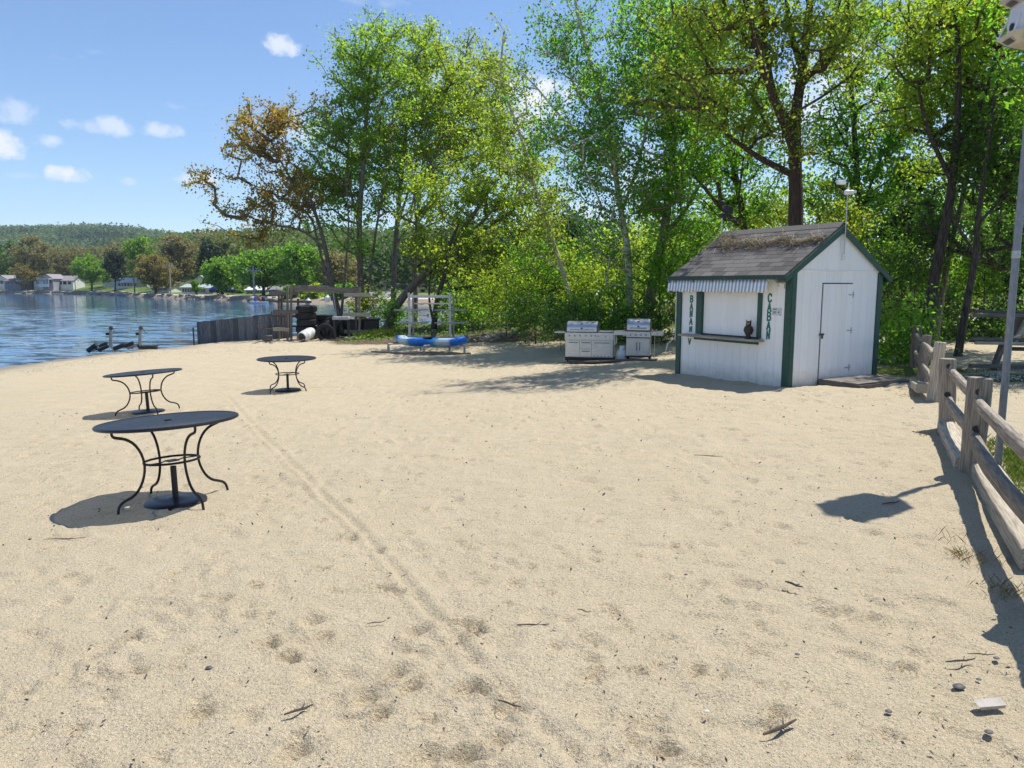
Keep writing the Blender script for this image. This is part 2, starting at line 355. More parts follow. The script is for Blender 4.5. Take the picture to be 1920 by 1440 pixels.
# ------------------------------------------------------------------ ground sheet with prints and tracks
def build_ground():
    def axis(lo, hi, c, s0, g):
        a = [c]; s = s0
        while a[-1] < hi:
            a.append(a[-1]+s)
            s = max(s0, s0+g*(abs(a[-1]-c)-abs(5.5)) if abs(a[-1]-c) > 5.5 else s0)
        b = [c]; s = s0
        while b[-1] > lo:
            b.append(b[-1]-s)
            s = max(s0, s0+g*(abs(b[-1]-c)-abs(5.5)) if abs(b[-1]-c) > 5.5 else s0)
        return np.array(sorted(set(b+a)))
    xs = axis(-300, 300, 0, .024, .028)
    ys = [-60, -30, -12, -5, -2, 0, 1, 1.6]; s = .018
    while ys[-1] < 110: ys.append(ys[-1]+s); s = max(.018, ys[-1]*.0062)
    ys = np.array(ys)
    X, Y = np.meshgrid(xs, ys); Z = gz(X, Y)
    near = sstep(60, 25, Y)*sstep(40, 20, abs(X))
    sand_relief = .06*vnoise(X*.45+9, Y*.45, 1)+.03*vnoise(X*1.3, Y*1.3, 2)+.016*vnoise(X*3.6, Y*4.2, 3)+.014*vnoise(X*8, Y*9, 4)+.007*vnoise(X*20, Y*22, 5)
    # ridged trampled texture further out
    rg = (.5-abs(vnoise(X*2.3, Y*4.5, 8))*2)*.016+(.5-abs(vnoise(X*5.3, Y*7, 18))*2)*.012
    Z += near*(sand_relief+rg*sstep(3, 10, Y)*1.2)
    prints = []
    rr = random.Random(5)
    def px2(px, py): p = G(px, py); return p.x, p.y
    for (px, py, a) in [(650, 938, .09), (600, 975, .08), (660, 1012, .1), (705, 1030, .09), (640, 1005, .08), (715, 1100, .11), (745, 1107, .09), (605, 1070, .08), (480, 1105, .08),
                        (590, 1165, .13), (610, 1190, .08), (505, 1205, .1), (545, 1228, .09), (780, 1183, .12), (870, 1168, .13), (895, 1188, .08), (745, 1258, .11), (770, 1285, .09),
                        (690, 1300, .13), (715, 1330, .09), (890, 1290, .12), (955, 1325, .11), (1195, 1255, .08), (1120, 1260, .07), (940, 1382, .1), (820, 1412, .16), (880, 1415, .12),
                        (1250, 1080, .06), (1150, 1147, .06), (1265, 1017, .06), (420, 1043, .07), (565, 935, .07), (1360, 980, .06), (1470, 1100, .05), (1380, 940, .05),
                        (1460, 1330, .09), (1310, 1250, .08), (1250, 1400, .09), (560, 1400, .13), (380, 1330, .12), (250, 1200, .1), (130, 1090, .1), (1640, 1150, .07), (1700, 1250, .07)]:
        x, y = px2(px, py); prints.append((x, y, a*.75, a*.46, .048+.02*rr.random(), rr.uniform(-.5, 1.0)))
    for _ in range(1500):
        y = rr.uniform(2.4, 22)**1.0; x = rr.uniform(-y*.75-1, y*.62+.5)
        a = rr.uniform(.05, .14); prints.append((x, y, a, a*rr.uniform(.4, .7), rr.uniform(.005, .022)*(1.6 if y > 9 else 1), rr.uniform(0, 3.1)))
    for _ in range(260):
        y = 2.4+7*rr.random()**1.4; x = rr.uniform(-.75, .55)*(y+.5); a = rr.uniform(.03, .075); prints.append((x, y, a, a*rr.uniform(.5, .9), rr.uniform(.019, .034), rr.uniform(-.6, 1.2)))
    for (x, y, a, b, d, th) in prints:
        i0, i1 = np.searchsorted(ys, (y-a*3, y+a*3)); j0, j1 = np.searchsorted(xs, (x-a*3, x+a*3))
        if i1 <= i0 or j1 <= j0: continue
        dx = X[i0:i1, j0:j1]-x; dy = Y[i0:i1, j0:j1]-y
        u = dx*math.cos(th)+dy*math.sin(th); v = -dx*math.sin(th)+dy*math.cos(th)
        q = (u/a)**2+((v+.3*u*u/a)/b)**2
        w = (dx*math.sin(R(SUN_AZ))+dy*math.cos(R(SUN_AZ)))/a
        cut = 1/(1+np.exp((w-.35)/.07)) if d > .018 else 1.0
        Z[i0:i1, j0:j1] += -d*np.exp(-q**2.2)*cut+.35*d*np.exp(-((np.sqrt(q)-1.35)/.28)**2)
    tr = [px2(*p) for p in [(425, 742), (470, 795), (520, 840), (570, 890), (650, 965), (720, 1040), (770, 1100), (850, 1195), (950, 1300), (1060, 1405), (1150, 1500)]]
    best = np.full(X.shape, 9.0); 
    m = (Y < 22) & (X > -9) & (X < 3)
    xm = X[m]; ym = Y[m]; bm = np.full(xm.shape, 9.0); sg = np.zeros(xm.shape)
    for (x0, y0), (x1, y1) in zip(tr, tr[1:]):
        dx, dy = x1-x0, y1-y0; L2 = dx*dx+dy*dy; t = np.clip(((xm-x0)*dx+(ym-y0)*dy)/L2, 0, 1)
        ex = xm-x0-t*dx; ey = ym-y0-t*dy; d = np.hypot(ex, ey); s_ = np.sign(ex*dy-ey*dx)
        k = d < bm; bm[k] = d[k]; sg[k] = s_[k]
    sd_ = bm*sg+.02*vnoise(xm*3, ym*3, 12)
    prof = -.012*np.exp(-(sd_/.028)**2)+.007*np.exp(-((abs(sd_)-.065)/.024)**2)-.006*np.exp(-((sd_-.105)/.018)**2)
    prof *= 1.15+.8*np.clip(vnoise(xm*1.2, ym*1.2, 13)+.5, 0, 1)
    Z[m] += prof
    # sand piled against the shed and the step
    Z += .035*np.exp(-((X-5.6)**2+(Y-13.3)**2)/.12)+.05*np.exp(-((X-7.0)**2+(Y-13.9)**2)/.10)
    ny, nx = X.shape
    idx = np.arange(ny*nx).reshape(ny, nx)
    F = np.stack([idx[:-1, :-1], idx[:-1, 1:], idx[1:, 1:], idx[1:, :-1]], -1).reshape(-1, 4)
    V = np.stack([X, Y, Z], -1).reshape(-1, 3)
    m_, nt, N, L, b = nodes('beach_ground')
    tc = N.new('ShaderNodeTexCoord'); vec = tc.outputs['Object']
    n1 = noise(N, L, vec, 260, 2, .7); n2 = noise(N, L, vec, 60, 4, .65); n3 = noise(N, L, vec, 2.2, 5, .6); n4 = noise(N, L, vec, .5, 4, .6)
    base = mixc(N, L, n3.outputs['Fac'], (.42, .368, .25), (.545, .485, .36))
    base = mixc(N, L, mth(N, L, 'MULTIPLY', n4.outputs['Fac'], .55), base, (.52, .455, .365))
    grain = ramp(N, L, n1.outputs['Fac'], [(.28, (.22, .17, .12)), (.42, (.82, .78, .72)), (.56, (1.05, 1.03, 1.0)), (.70, (1.55, 1.52, 1.48))])
    sandc = mixc(N, L, .9, base, grain, 'MULTIPLY')
    g2 = ramp(N, L, n2.outputs['Fac'], [(.3, (.60, .56, .50)), (.46, (.97, .96, .95)), (.7, (1.2, 1.18, 1.16))])
    sandc = mixc(N, L, .75, sandc, g2, 'MULTIPLY')
    # dark specks of debris
    vo = N.new('ShaderNodeTexVoronoi'); vo.inputs['Scale'].default_value = 28; L.new(vec, vo.inputs['Vector'])
    sp = mth(N, L, 'LESS_THAN', vo.outputs['Distance'], .085); nsp = noise(N, L, vec, 5, 2)
    sp = mth(N, L, 'MULTIPLY', sp, mth(N, L, 'GREATER_THAN', nsp.outputs['Fac'], .52))
    sandc = mixc(N, L, mth(N, L, 'MULTIPLY', sp, .75), sandc, (.10, .07, .045))
    at = N.new('ShaderNodeAttribute'); at.attribute_name = 'cover'; sep = N.new('ShaderNodeSeparateColor'); L.new(at.outputs['Color'], sep.inputs[0])
    litn = noise(N, L, vec, 9, 5, .7)
    lit = ramp(N, L, litn.outputs['Fac'], [(.3, (.05, .035, .022)), (.5, (.13, .095, .06)), (.7, (.24, .18, .12))])
    grn = ramp(N, L, litn.outputs['Fac'], [(.3, (.04, .06, .012)), (.6, (.09, .13, .022)), (.8, (.17, .17, .05))])
    def msk(ch, k=1.2):
        return mth(N, L, 'MULTIPLY', mth(N, L, 'SUBTRACT', mth(N, L, 'ADD', ch, mth(N, L, 'MULTIPLY', n3.outputs['Fac'], .6)), .55), 4*k, True)
    col = mixc(N, L, msk(sep.outputs[0]), sandc, lit)
    col = mixc(N, L, msk(sep.outputs[1]), col, grn)
    col = mixc(N, L, mth(N, L, 'MULTIPLY', sep.outputs[2], .62), col, (.10, .08, .055))
    L.new(col, b.inputs['Base Color'])
    rg_ = mth(N, L, 'SUBTRACT', .92, mth(N, L, 'MULTIPLY', sep.outputs[2], .6)); L.new(rg_, b.inputs['Roughness']); b.inputs['Specular IOR Level'].default_value = .25
    h = mth(N, L, 'ADD', mth(N, L, 'MULTIPLY', n1.outputs['Fac'], .35), mth(N, L, 'ADD', mth(N, L, 'MULTIPLY', n2.outputs['Fac'], 1.6), mth(N, L, 'MULTIPLY', litn.outputs['Fac'], 1.5)))
    bp = N.new('ShaderNodeBump'); bp.inputs['Strength'].default_value = 1.0; bp.inputs['Distance'].default_value = .013
    L.new(h, bp.inputs['Height']); L.new(bp.outputs[0], b.inputs['Normal'])
    M['ground'] = m_
    me = npmesh('ground', V, F, 'ground', 4, True)
    Xf, Yf, Zf = V.T
    line = 5.45+(Yf-9.2)*.475                  # the fence line
    side = Xf-line
    leaf = sstep(25.5, 29, Yf-.28*np.abs(Xf-2))*sstep(-9.5, -5, Xf)+sstep(2.6, 4.2, side)*sstep(12, 14.5, Yf)*.9
    leaf = np.clip(leaf+sstep(31.5, 33.5, Yf)*sstep(-8, -5, Xf), 0, 1)
    grass = sstep(.15, .7, side)*sstep(9.4, 7.6, Yf+.8*vnoise(Xf*.8, Yf*.8, 31)*3)*sstep(-3, 0, Yf)*.95
    grass = np.maximum(grass, .7*np.exp(-((Xf-9.3)**2/1.2+(Yf-14.2)**2/.5))); grass = np.maximum(grass, .8*np.exp(-((Xf-8.3)**2/1.6+(Yf-15.6)**2/1.0)))
    grass = np.maximum(grass, .8*sstep(6, 12, Xf)*sstep(9.5, 11, Yf)*sstep(13.5, 12, Yf)*sstep(1.5, 3.5, side)*(vnoise(Xf*.7, Yf*.7, 5)+.6))
    grass = np.maximum(grass, np.exp(-((Xf+5.6)**2/.8+(Yf-32.4)**2/.3)))
    wet = sstep(-.74, -.87, Zf+.02*vnoise(Xf*.7, Yf*.7, 41))
    colr = np.ones((len(V), 4), np.float32); colr[:, 0] = leaf; colr[:, 1] = np.clip(grass, 0, 1); colr[:, 2] = wet
    ca = me.color_attributes.new('cover', 'FLOAT_COLOR', 'POINT'); ca.data.foreach_set('color', colr.ravel())
    tag(part('ground', me, None), None, None, kind='structure')
build_ground()

# ------------------------------------------------------------------ water
def build_water():
    m, nt, N, L, b = nodes('lake_water')
    tc = N.new('ShaderNodeTexCoord')
    mp = N.new('ShaderNodeMapping'); mp.inputs['Scale'].default_value = (.6, 1.7, 1); mp.inputs['Rotation'].default_value = (0, 0, .25); L.new(tc.outputs['Object'], mp.inputs['Vector'])
    n1 = noise(N, L, mp.outputs[0], 1.0, 3, .5); n2 = noise(N, L, mp.outputs[0], 5.5, 4, .6); n3 = noise(N, L, tc.outputs['Object'], .035, 3)
    b.inputs['Base Color'].default_value = (.05, .13, .24, 1); b.inputs['Roughness'].default_value = .06; b.inputs['IOR'].default_value = 1.33
    sep = N.new('ShaderNodeSeparateXYZ'); L.new(tc.outputs['Object'], sep.inputs[0])
    lee = mth(N, L, 'SUBTRACT', 1, mth(N, L, 'MULTIPLY', mth(N, L, 'SUBTRACT', mth(N, L, 'ADD', sep.outputs[1], mth(N, L, 'MULTIPLY', n3.outputs['Fac'], 50)), 85), .025, True))
    amp = mth(N, L, 'ADD', mth(N, L, 'MULTIPLY', lee, .34), .06)
    def vm(op, a_, b_=None, sc=None):
        v = N.new('ShaderNodeVectorMath'); v.operation = op; L.new(a_, v.inputs[0])
        if isinstance(b_, tuple): v.inputs[1].default_value = b_
        elif b_ is not None: L.new(b_, v.inputs[1])
        if sc is not None:
            if isinstance(sc, float): v.inputs['Scale'].default_value = sc
            else: L.new(sc, v.inputs['Scale'])
        return v.outputs[0]
    d1 = vm('SUBTRACT', n1.outputs['Color'], (.5, .5, .5)); d2 = vm('SCALE', vm('SUBTRACT', n2.outputs['Color'], (.5, .5, .5)), sc=.45)
    d = vm('SCALE', vm('MULTIPLY', vm('ADD', d1, d2), (1, 1.5, 0)), sc=amp)
    nn = vm('NORMALIZE', vm('ADD', d, (0, 0, 1))); L.new(nn, b.inputs['Normal'])
    M['water'] = m
    mb = MB(); mb.add([(-1600, -300, WATER), (500, -300, WATER), (500, 600, WATER), (-1600, 600, WATER)], [(0, 1, 2, 3)])
    tag(part('water', mb, 'water', smooth=False), None, None, kind='structure')
build_water()

# ------------------------------------------------------------------ far land, hills
SH = [(-1600, 545), (-700, 547), (0, 550.5), (130, 551), (200, 553), (260, 556.5), (330, 560), (420, 562.5), (500, 566.5), (560, 568), (700, 570), (900, 572), (1100, 575), (2600, 578)]
def r_shore(px): py = np.interp(px, [s[0] for s in SH], [s[1] for s in SH]); return np.array([W(float(a), float(c), WATER).y for a, c in zip(np.atleast_1d(px), np.atleast_1d(py))])
def ratio(py): b = (720-py)/FPX; return (b*CP-SP)/(CP+b*SP)
R2 = ([-1600, -600, 0, 100, 200, 280, 350, 430, 560, 800, 2600], [462, 450, 446, 443, 442, 450, 459, 466, 476, 492, 496])
R1 = ([-1600, -600, 0, 150, 250, 330, 400, 600, 760, 900, 2600], [530, 524, 522, 524, 514, 500, 486, 482, 484, 488, 490])
def far_z(px, s, Y):
    """height of the far land at image column px, s metres behind the shore (depth Y)"""
    z = np.where(s < 0, WATER+s*.12, WATER+.15+np.minimum(s, 4)*.16+np.clip(s-6, 0, 36)*np.interp(px, [-200, 0, 260, 330, 600], [.056, .056, .05, .014, .012]))
    z = np.maximum(z, -2.5)
    h1 = CH+ratio(np.interp(px, *R1))*430; h2 = CH+ratio(np.interp(px, *R2))*1250
    t1 = sstep(190, 430, Y)*sstep(20, 120, s); z = z*(1-t1)+h1*t1
    t2 = sstep(520, 1250, Y); z = z*(1-t2)+h2*t2
    return z
def build_far():
    pxs = np.concatenate([np.arange(-1600, -200, 60), np.arange(-200, 900, 12), np.arange(900, 2700, 60)]).astype(float)
    rs = r_shore(pxs); rows = []
    svals = np.concatenate([[-14, -7, -3, -1, 0, .6, 1.5, 3, 4, 6, 9, 13, 18, 25, 34, 46, 62, 85, 115, 150, 190], np.arange(240, 1300, 60)])
    V = []
    for s in svals:
        Y = rs+s
        x = (pxs-960)/FPX*Y*1.0
        z = far_z(pxs, s, Y)+.8*vnoise(x*.02, Y*.02, 3)*sstep(30, 120, s)*6
        if s in (0, -1, .6, 1.5): Y = Y+.6*vnoise(x*.25, x*0, 6)
        V.append(np.stack([x*(CP-SP*0)/(CP), Y, z], -1))
    V = np.array(V); ny, nx = V.shape[:2]; idx = np.arange(ny*nx).reshape(ny, nx)
    F = np.stack([idx[:-1, :-1], idx[:-1, 1:], idx[1:, 1:], idx[1:, :-1]], -1).reshape(-1, 4)
    m, nt, N, L, b = nodes('far_land')
    at = N.new('ShaderNodeAttribute'); at.attribute_name = 'cover'; sep = N.new('ShaderNodeSeparateColor'); L.new(at.outputs['Color'], sep.inputs[0])
    tc = N.new('ShaderNodeTexCoord'); n = noise(N, L, tc.outputs['Object'], .6, 5, .65); n2 = noise(N, L, tc.outputs['Object'], .03, 4)
    lawn = ramp(N, L, n.outputs['Fac'], [(.3, (.07, .13, .018)), (.7, (.13, .19, .03))])
    dirt = ramp(N, L, n.outputs['Fac'], [(.3, (.15, .12, .08)), (.7, (.32, .26, .19))])
    forest = ramp(N, L, n2.outputs['Fac'], [(.35, (.025, .04, .015)), (.65, (.06, .08, .02))])
    col = mixc(N, L, sep.outputs[0], lawn, dirt); col = mixc(N, L, sep.outputs[1], col, forest); col = mixc(N, L, sep.outputs[2], col, (.55, .52, .47))
    L.new(col, b.inputs['Base Color']); b.inputs['Roughness'].default_value = .95
    M['far_land'] = m
    me = npmesh('far_land', V.reshape(-1, 3), F, 'far_land', 4, True)
    S = np.repeat(svals, nx); P = np.tile(pxs, ny)
    colr = np.ones((len(S), 4), np.float32)
    colr[:, 0] = sstep(5, 3, S)+sstep(300, 460, P)*sstep(20, 8, S)*.8+sstep(500, 620, P)*.2; colr[:, 1] = sstep(60, 100, S); colr[:, 2] = ((S >= 4) & (S <= 6))*1.0
    ca = me.color_attributes.new('cover', 'FLOAT_COLOR', 'POINT'); ca.data.foreach_set('color', np.clip(colr, 0, 1).ravel())
    tag(part('hills', me, None), None, None, kind='structure')
build_far()

# ------------------------------------------------------------------ foliage
def quads(c, size, up=.0, aspect=.75, seed=0, rg=None):
    """diamond leaves at centres c (n,3), size (n,)"""
    rg = rg or rng; n = len(c)
    nrm = rg.normal(size=(n, 3)); nrm[:, 2] = np.abs(nrm[:, 2])+up; nrm /= np.linalg.norm(nrm, axis=1)[:, None]
    a = rg.normal(size=(n, 3)); u = np.cross(nrm, a); u /= np.linalg.norm(u, axis=1)[:, None]+1e-9; v = np.cross(nrm, u)
    s = size[:, None]*.5
    V = np.stack([c-u*s, c-v*s*aspect+nrm*s*.15, c+u*s, c+v*s*aspect+nrm*s*.15], 1).reshape(-1, 3)
    return V, np.arange(4*n).reshape(n, 4)
def ell_pts(n, rg, shell=.5):
    d = rg.normal(size=(n, 3)); d /= np.linalg.norm(d, axis=1)[:, None]; r = rg.random(n)**(1/3); r = shell*np.maximum(r, .55)+(1-shell)*r
    return d*r[:, None]
def tubes_np(P, Q, rp, rq, k=5):
    n = len(P); t = Q-P; t /= np.linalg.norm(t, axis=1)[:, None]+1e-9
    a = np.cross(t, np.where(np.abs(t[:, 2:3]) < .9, [[0, 0, 1.]], [[1., 0, 0]])); a /= np.linalg.norm(a, axis=1)[:, None]; b = np.cross(t, a)
    an = np.arange(k)*2*np.pi/k; ring = a[:, None]*np.cos(an)[None, :, None]+b[:, None]*np.sin(an)[None, :, None]
    V = np.concatenate([P[:, None]+ring*rp[:, None, None], Q[:, None]+ring*rq[:, None, None]], 1).reshape(-1, 3)
    base = (np.arange(n)*2*k)[:, None]; i = np.arange(k)
    F = np.stack([base+i, base+(i+1) % k, base+k+(i+1) % k, base+k+i], -1).reshape(-1, 4)
    return V, F
def respath(pts, step):
    out = [Vector(pts[0])]
    for a, b in zip(pts, pts[1:]):
        a, b = Vector(a), Vector(b); n = max(1, int((b-a).length/step))
        out += [a.lerp(b, (i+1)/n) for i in range(n)]
    return out
def smoothpath(pts, it=2):
    for _ in range(it):
        q = [pts[0]]
        for a, b in zip(pts, pts[1:]): q += [a.lerp(b, .25), a.lerp(b, .75)]
        pts = q+[pts[-1]]
    return pts
def tree(name, label, cat, Y, stems, crowns, rad, tips=200, lpt=55, lsz=.13, leaf='lf_green', bark='bark', sig=.32, group=None, shell=.5, base_ground=True, cone=False, up=0., wig=.12, step=.55, dz=None, seed=None):
    """stems: [[(px,py,(dY))..]..] image columns/rows of the stems at depth Y; crowns: (px,py,rx,ry[,dY,rd]) in px"""
    global rng
    rg = np.random.default_rng(seed if seed is not None else abs(hash(label)) % 100000 if False else sum(ord(ch)*(i+3) for i, ch in enumerate(label)) % 99991)
    S = []
    for k, st in enumerate(stems):
        pts = [D(p[0], p[1], Y+(p[2] if len(p) > 2 else 0)) for p in st]
        if k == 0 or (len(st[0]) > 3): pts[0] = Vector((pts[0].x, pts[0].y, g1(pts[0].x, pts[0].y)-.15)) if base_ground and Y < 60 else pts[0]
        S.append(smoothpath(pts, 2))
    root = S[0][0].copy()
    t = thing(name, root, 0, label, cat, group)
    P = []; par = []; isT = []; 
    tb = MB()
    for k, s in enumerate(S):
        s = respath(s, .45); b0 = len(P)
        for i, p in enumerate(s):
            P.append(np.array(p)); par.append(b0+i-1 if i else (-1 if k == 0 else int(np.argmin([np.linalg.norm(np.array(p)-q) for q in P[:b0]])))); isT.append(True)
        r0 = rad*(1 if k == 0 else .45); n = len(s)
        rr = [r0*(1-.75*(i/n))*(1+.35*math.exp(-i*.9) if k == 0 else 1) for i in range(n)]
        tb.tube([p-root for p in s], rr, 9)
    ms = Y/FPX; T = []
    for cdef in crowns:
        px, py, rx, ry = cdef[:4]; dY = cdef[4] if len(cdef) > 4 else 0; rd = cdef[5] if len(cdef) > 5 else (rx+ry)/2*ms
        w = cdef[6] if len(cdef) > 6 else 1
        c = np.array(D(px, py, Y+dY)); n = int(tips*w*(rx*ry)/sum((q[2]*q[3]*(q[6] if len(q) > 6 else 1)) for q in crowns))+1
        nc = max(3, n//5); cc = ell_pts(nc, rg, shell)*[rx*ms, rd, ry*ms]
        if cone:
            h = rg.random(nc)**.8; an = rg.random(nc)*6.28; rr_ = (1-h*.93)*(.55+.45*rg.random(nc))
            cc = np.stack([np.cos(an)*rr_*rx*ms, np.sin(an)*rr_*rd, (h*2-1)*ry*ms-.12*rr_*rx*ms], 1)
        k = rg.integers(0, nc, n); T.append(c+cc[k]+rg.normal(size=(n, 3))*sig*1.5*[1, 1, .55 if cone else .8])
    T = np.concatenate(T)
    P = list(P); Pa = np.array(P); order = np.argsort([np.min(np.linalg.norm(Pa-q, axis=1)) for q in T])
    cap = 6000; buf = np.zeros((cap, 3)); buf[:len(P)] = Pa; n = len(P)
    tipid = []
    for q in T[order]:
        A = buf[:n]; d = A-q; dist = np.sqrt((d**2).sum(1)); hor = np.hypot(d[:, 0], d[:, 1])
        if cone: cost = dist+1.5*np.abs(d[:, 2])
        else: cost = dist+1.2*np.maximum(0, d[:, 2]+.35*hor)
        j = int(np.argmin(cost)); a = buf[j].copy(); L_ = dist[j]; m = max(1, int(L_/step)); prev = j
        if n+m >= cap: break
        for i in range(1, m+1):
            u = i/m; p = a*(1-u)+q*u
            if i < m: p = p+rg.normal(size=3)*wig*min(1, L_*.3)+np.array([0, 0, (.10 if not cone else -.06)*L_*math.sin(math.pi*u)])
            buf[n] = p; par.append(prev); isT.append(False); prev = n; n += 1
        tipid.append(prev)
    A = buf[:n]; par = np.array(par[:n]); cnt = np.zeros(n)
    cnt[tipid] = 1
    for i in range(n-1, 0, -1):
        if par[i] >= 0 and par[i] < i: cnt[par[i]] += cnt[i]
    e = np.array([i for i in range(n) if not isT[i] and par[i] >= 0])
    rt = .011*max(1, Y/28)
    rr = np.minimum(rt*np.sqrt(np.maximum(cnt, 1)), rad*.6)
    V, F = tubes_np(A[par[e]], A[e], np.where(np.array(isT)[par[e]], rr[e]*1.15, np.minimum(rr[par[e]], rr[e]*1.6)), rr[e], 4 if Y < 60 else 3)
    ro = np.array(root)
    part('trunk', tb, bark, t)
    part('branches', npmesh('branches', V-ro, F, bark, 4, True), None, t, kind='stuff')
    # leaves along the outermost twigs
    tp = A[tipid]; pp = A[par[tipid]]
    k = lpt; base = np.repeat(tp, k, 0); bk = np.repeat(pp, k, 0); u = rg.random(len(base))[:, None]**1.5
    ctr = base*(1-u*.9)+bk*u*.9+rg.normal(size=base.shape)*sig*[1, 1, .75]*(rg.random(len(base))[:, None]*.9+.25)
    sz = lsz*(.4+1.1*rg.random(len(ctr))**1.3)
    V, F = quads(ctr-ro, sz, up, .7, rg=rg)
    part('crown', npmesh('crown', V, F, leaf, 4, False), None, t, kind='stuff')
    return t

def foliage_and_trees():
    T_ = tree
    G1 = 'maples at the water edge behind the racks'
    T_('maple_tree', 'leaning maple with sparse rust-orange young leaves, leftmost beside the lake', 'tree', 38,
       [[(645, 600), (622, 540), (612, 470), (592, 400), (566, 330)], [(640, 590), (648, 500), (655, 420), (648, 330)], [(612, 470), (570, 430), (500, 420), (440, 395)], [(592, 400), (540, 330), (500, 250)], [(622, 540), (598, 470), (585, 400), (530, 370), (470, 345)]],
       [(480, 265, 75, 50), (540, 370, 90, 50), (400, 335, 55, 14, 0, 1.2, .9), (500, 205, 60, 26, 0, 1.5, .8), (450, 400, 62, 26, 0, 1.5, .7), (590, 200, 40, 20, 0, 1, .4), (500, 440, 35, 18, 0, 1, .7)], (.17), 420, 34, .13, 'lf_rust', sig=.28, group=None)
    T_('maple_tree', 'tall twin-stemmed green maple rising behind the timber rack', 'tree', 39,
       [[(680, 610), (676, 520), (672, 420), (682, 300), (690, 170), (700, 90)], [(682, 590, 0), (697, 500), (706, 420), (724, 330), (740, 250)], [(672, 420), (650, 330), (655, 240)]],
       [(690, 100, 60, 75), (655, 170, 50, 70), (660, 270, 70, 70), (715, 210, 80, 90), (745, 110, 50, 70), (640, 400, 70, 70, 0, 2, .7), (760, 80, 30, 40, 0, 1, .5), (690, 350, 80, 60, 2), (615, 230, 50, 60), (620, 330, 60, 60, 1)], .20, 600, 60, .13, 'lf_mid', sig=.36)
    T_('maple_tree', 'straight maple in the middle of the lakeside clump with yellow-green crown', 'tree', 42,
       [[(738, 600), (738, 500), (746, 400), (758, 280), (770, 150)], [(746, 420), (775, 330), (810, 220)], [(742, 460), (770, 420), (790, 330)]],
       [(790, 150, 70, 70), (810, 260, 90, 80), (850, 190, 70, 80), (745, 300, 80, 60), (780, 100, 60, 45)], .19, 480, 60, .13, 'lf_yell', sig=.38)
    T_('maple_tree', 'maple with thick trunk leaning right towards the metal rack, yellow leaves', 'tree', 36,
       [[(722, 612), (742, 572), (778, 532), (820, 488), (852, 452), (890, 400), (915, 360)], [(778, 532), (770, 470), (782, 430), (775, 360)], [(820, 488), (880, 465), (930, 470), (985, 490)], [(852, 452), (880, 440), (930, 390), (960, 330)]],
       [(860, 350, 80, 50), (935, 330, 75, 55), (975, 400, 60, 55), (815, 400, 60, 36), (900, 450, 90, 36), (950, 280, 60, 36), (990, 470, 50, 35)], .24, 440, 56, .125, 'lf_yell', sig=.34)
    T_('maple_tree', 'slender maple behind the lakeside clump, topped with thin twigs', 'tree', 45,
       [[(778, 600), (780, 500), (782, 400), (800, 250), (860, 120)], [(782, 420), (850, 330), (900, 200), (915, 100)]],
       [(905, 120, 38, 60, 0, 2, .8), (890, 210, 70, 70), (850, 110, 40, 50, 0, 2, .7), (935, 200, 40, 70, 0, 2, .7), (860, 280, 70, 50)], .17, 340, 56, .13, 'lf_olive', sig=.38)
    T_('maple_tree', 'short dark-stemmed maple right behind the metal rack', 'tree', 33,
       [[(812, 622), (818, 565), (835, 512), (842, 460), (860, 420)], [(818, 565), (862, 530), (905, 505)], [(813, 606), (803, 560), (808, 500)]],
       [(850, 500, 60, 26, 1), (900, 520, 70, 36, 1), (820, 455, 60, 26, 2), (880, 470, 60, 30, 1)], .15, 170, 36, .14, 'lf_olive', 'bark_dark', sig=.30)
    T_('birch_tree', 'thin pale birch leaning left over the bushes, with airy crown', 'tree', 28.5,
       [[(1088, 612), (1062, 525), (1032, 440), (1002, 350), (985, 280), (962, 215), (936, 150), (945, 60)], [(1002, 350), (950, 290), (930, 230)]],
       [(975, 250, 50, 50), (1000, 350, 45, 50), (945, 150, 36, 50, 0, 1.2, .7), (1030, 460, 45, 45), (930, 100, 20, 35, 0, .8, .3)], .11, 190, 46, .11, 'lf_olive', 'birch', sig=.30)
    T_('birch_tree', 'tall white birch left of the hut, with a bare limb arching over the sky gap', 'tree', 26,
       [[(1182, 612), (1180, 540), (1178, 470), (1165, 400), (1155, 330), (1140, 240), (1112, 130), (1085, 40), (1070, -60)], [(1155, 330), (1105, 268), (1055, 225), (1012, 170), (978, 135)], [(1165, 400), (1200, 300), (1220, 200), (1225, 80)], [(1140, 240), (1080, 180), (1060, 100)]],
       [(1085, 50, 80, 60), (1090, 300, 62, 62), (1150, 330, 70, 75), (1150, 170, 80, 80), (1030, 10, 30, 30, 0, 1.2, .5), (1120, 400, 60, 26), (1230, 60, 70, 70), (985, 145, 28, 24, 0, .8, .5), (1130, 460, 50, 26, -1.5), (1080, 230, 60, 60, -2)], .15, 500, 56, .09, 'lf_birch', 'birch', sig=.30)
    T_('birch_tree', 'old grey birch with thick trunk just left of the white hut', 'tree', 26.5,
       [[(1206, 605), (1226, 520), (1246, 440), (1256, 340), (1264, 250), (1250, 120), (1240, -40)], [(1256, 340), (1310, 260), (1330, 150)], [(1246, 440), (1290, 390), (1320, 330)]],
       [(1250, 70, 90, 90, -1.5), (1270, 220, 80, 80), (1235, 350, 60, 50), (1310, 400, 80, 50), (1320, 130, 60, 80), (1300, 310, 60, 50), (1230, 300, 70, 60, -2.5), (1200, 160, 70, 60, -2.5)], .22, 480, 60, .10, 'lf_green', 'birch_grey', sig=.32)
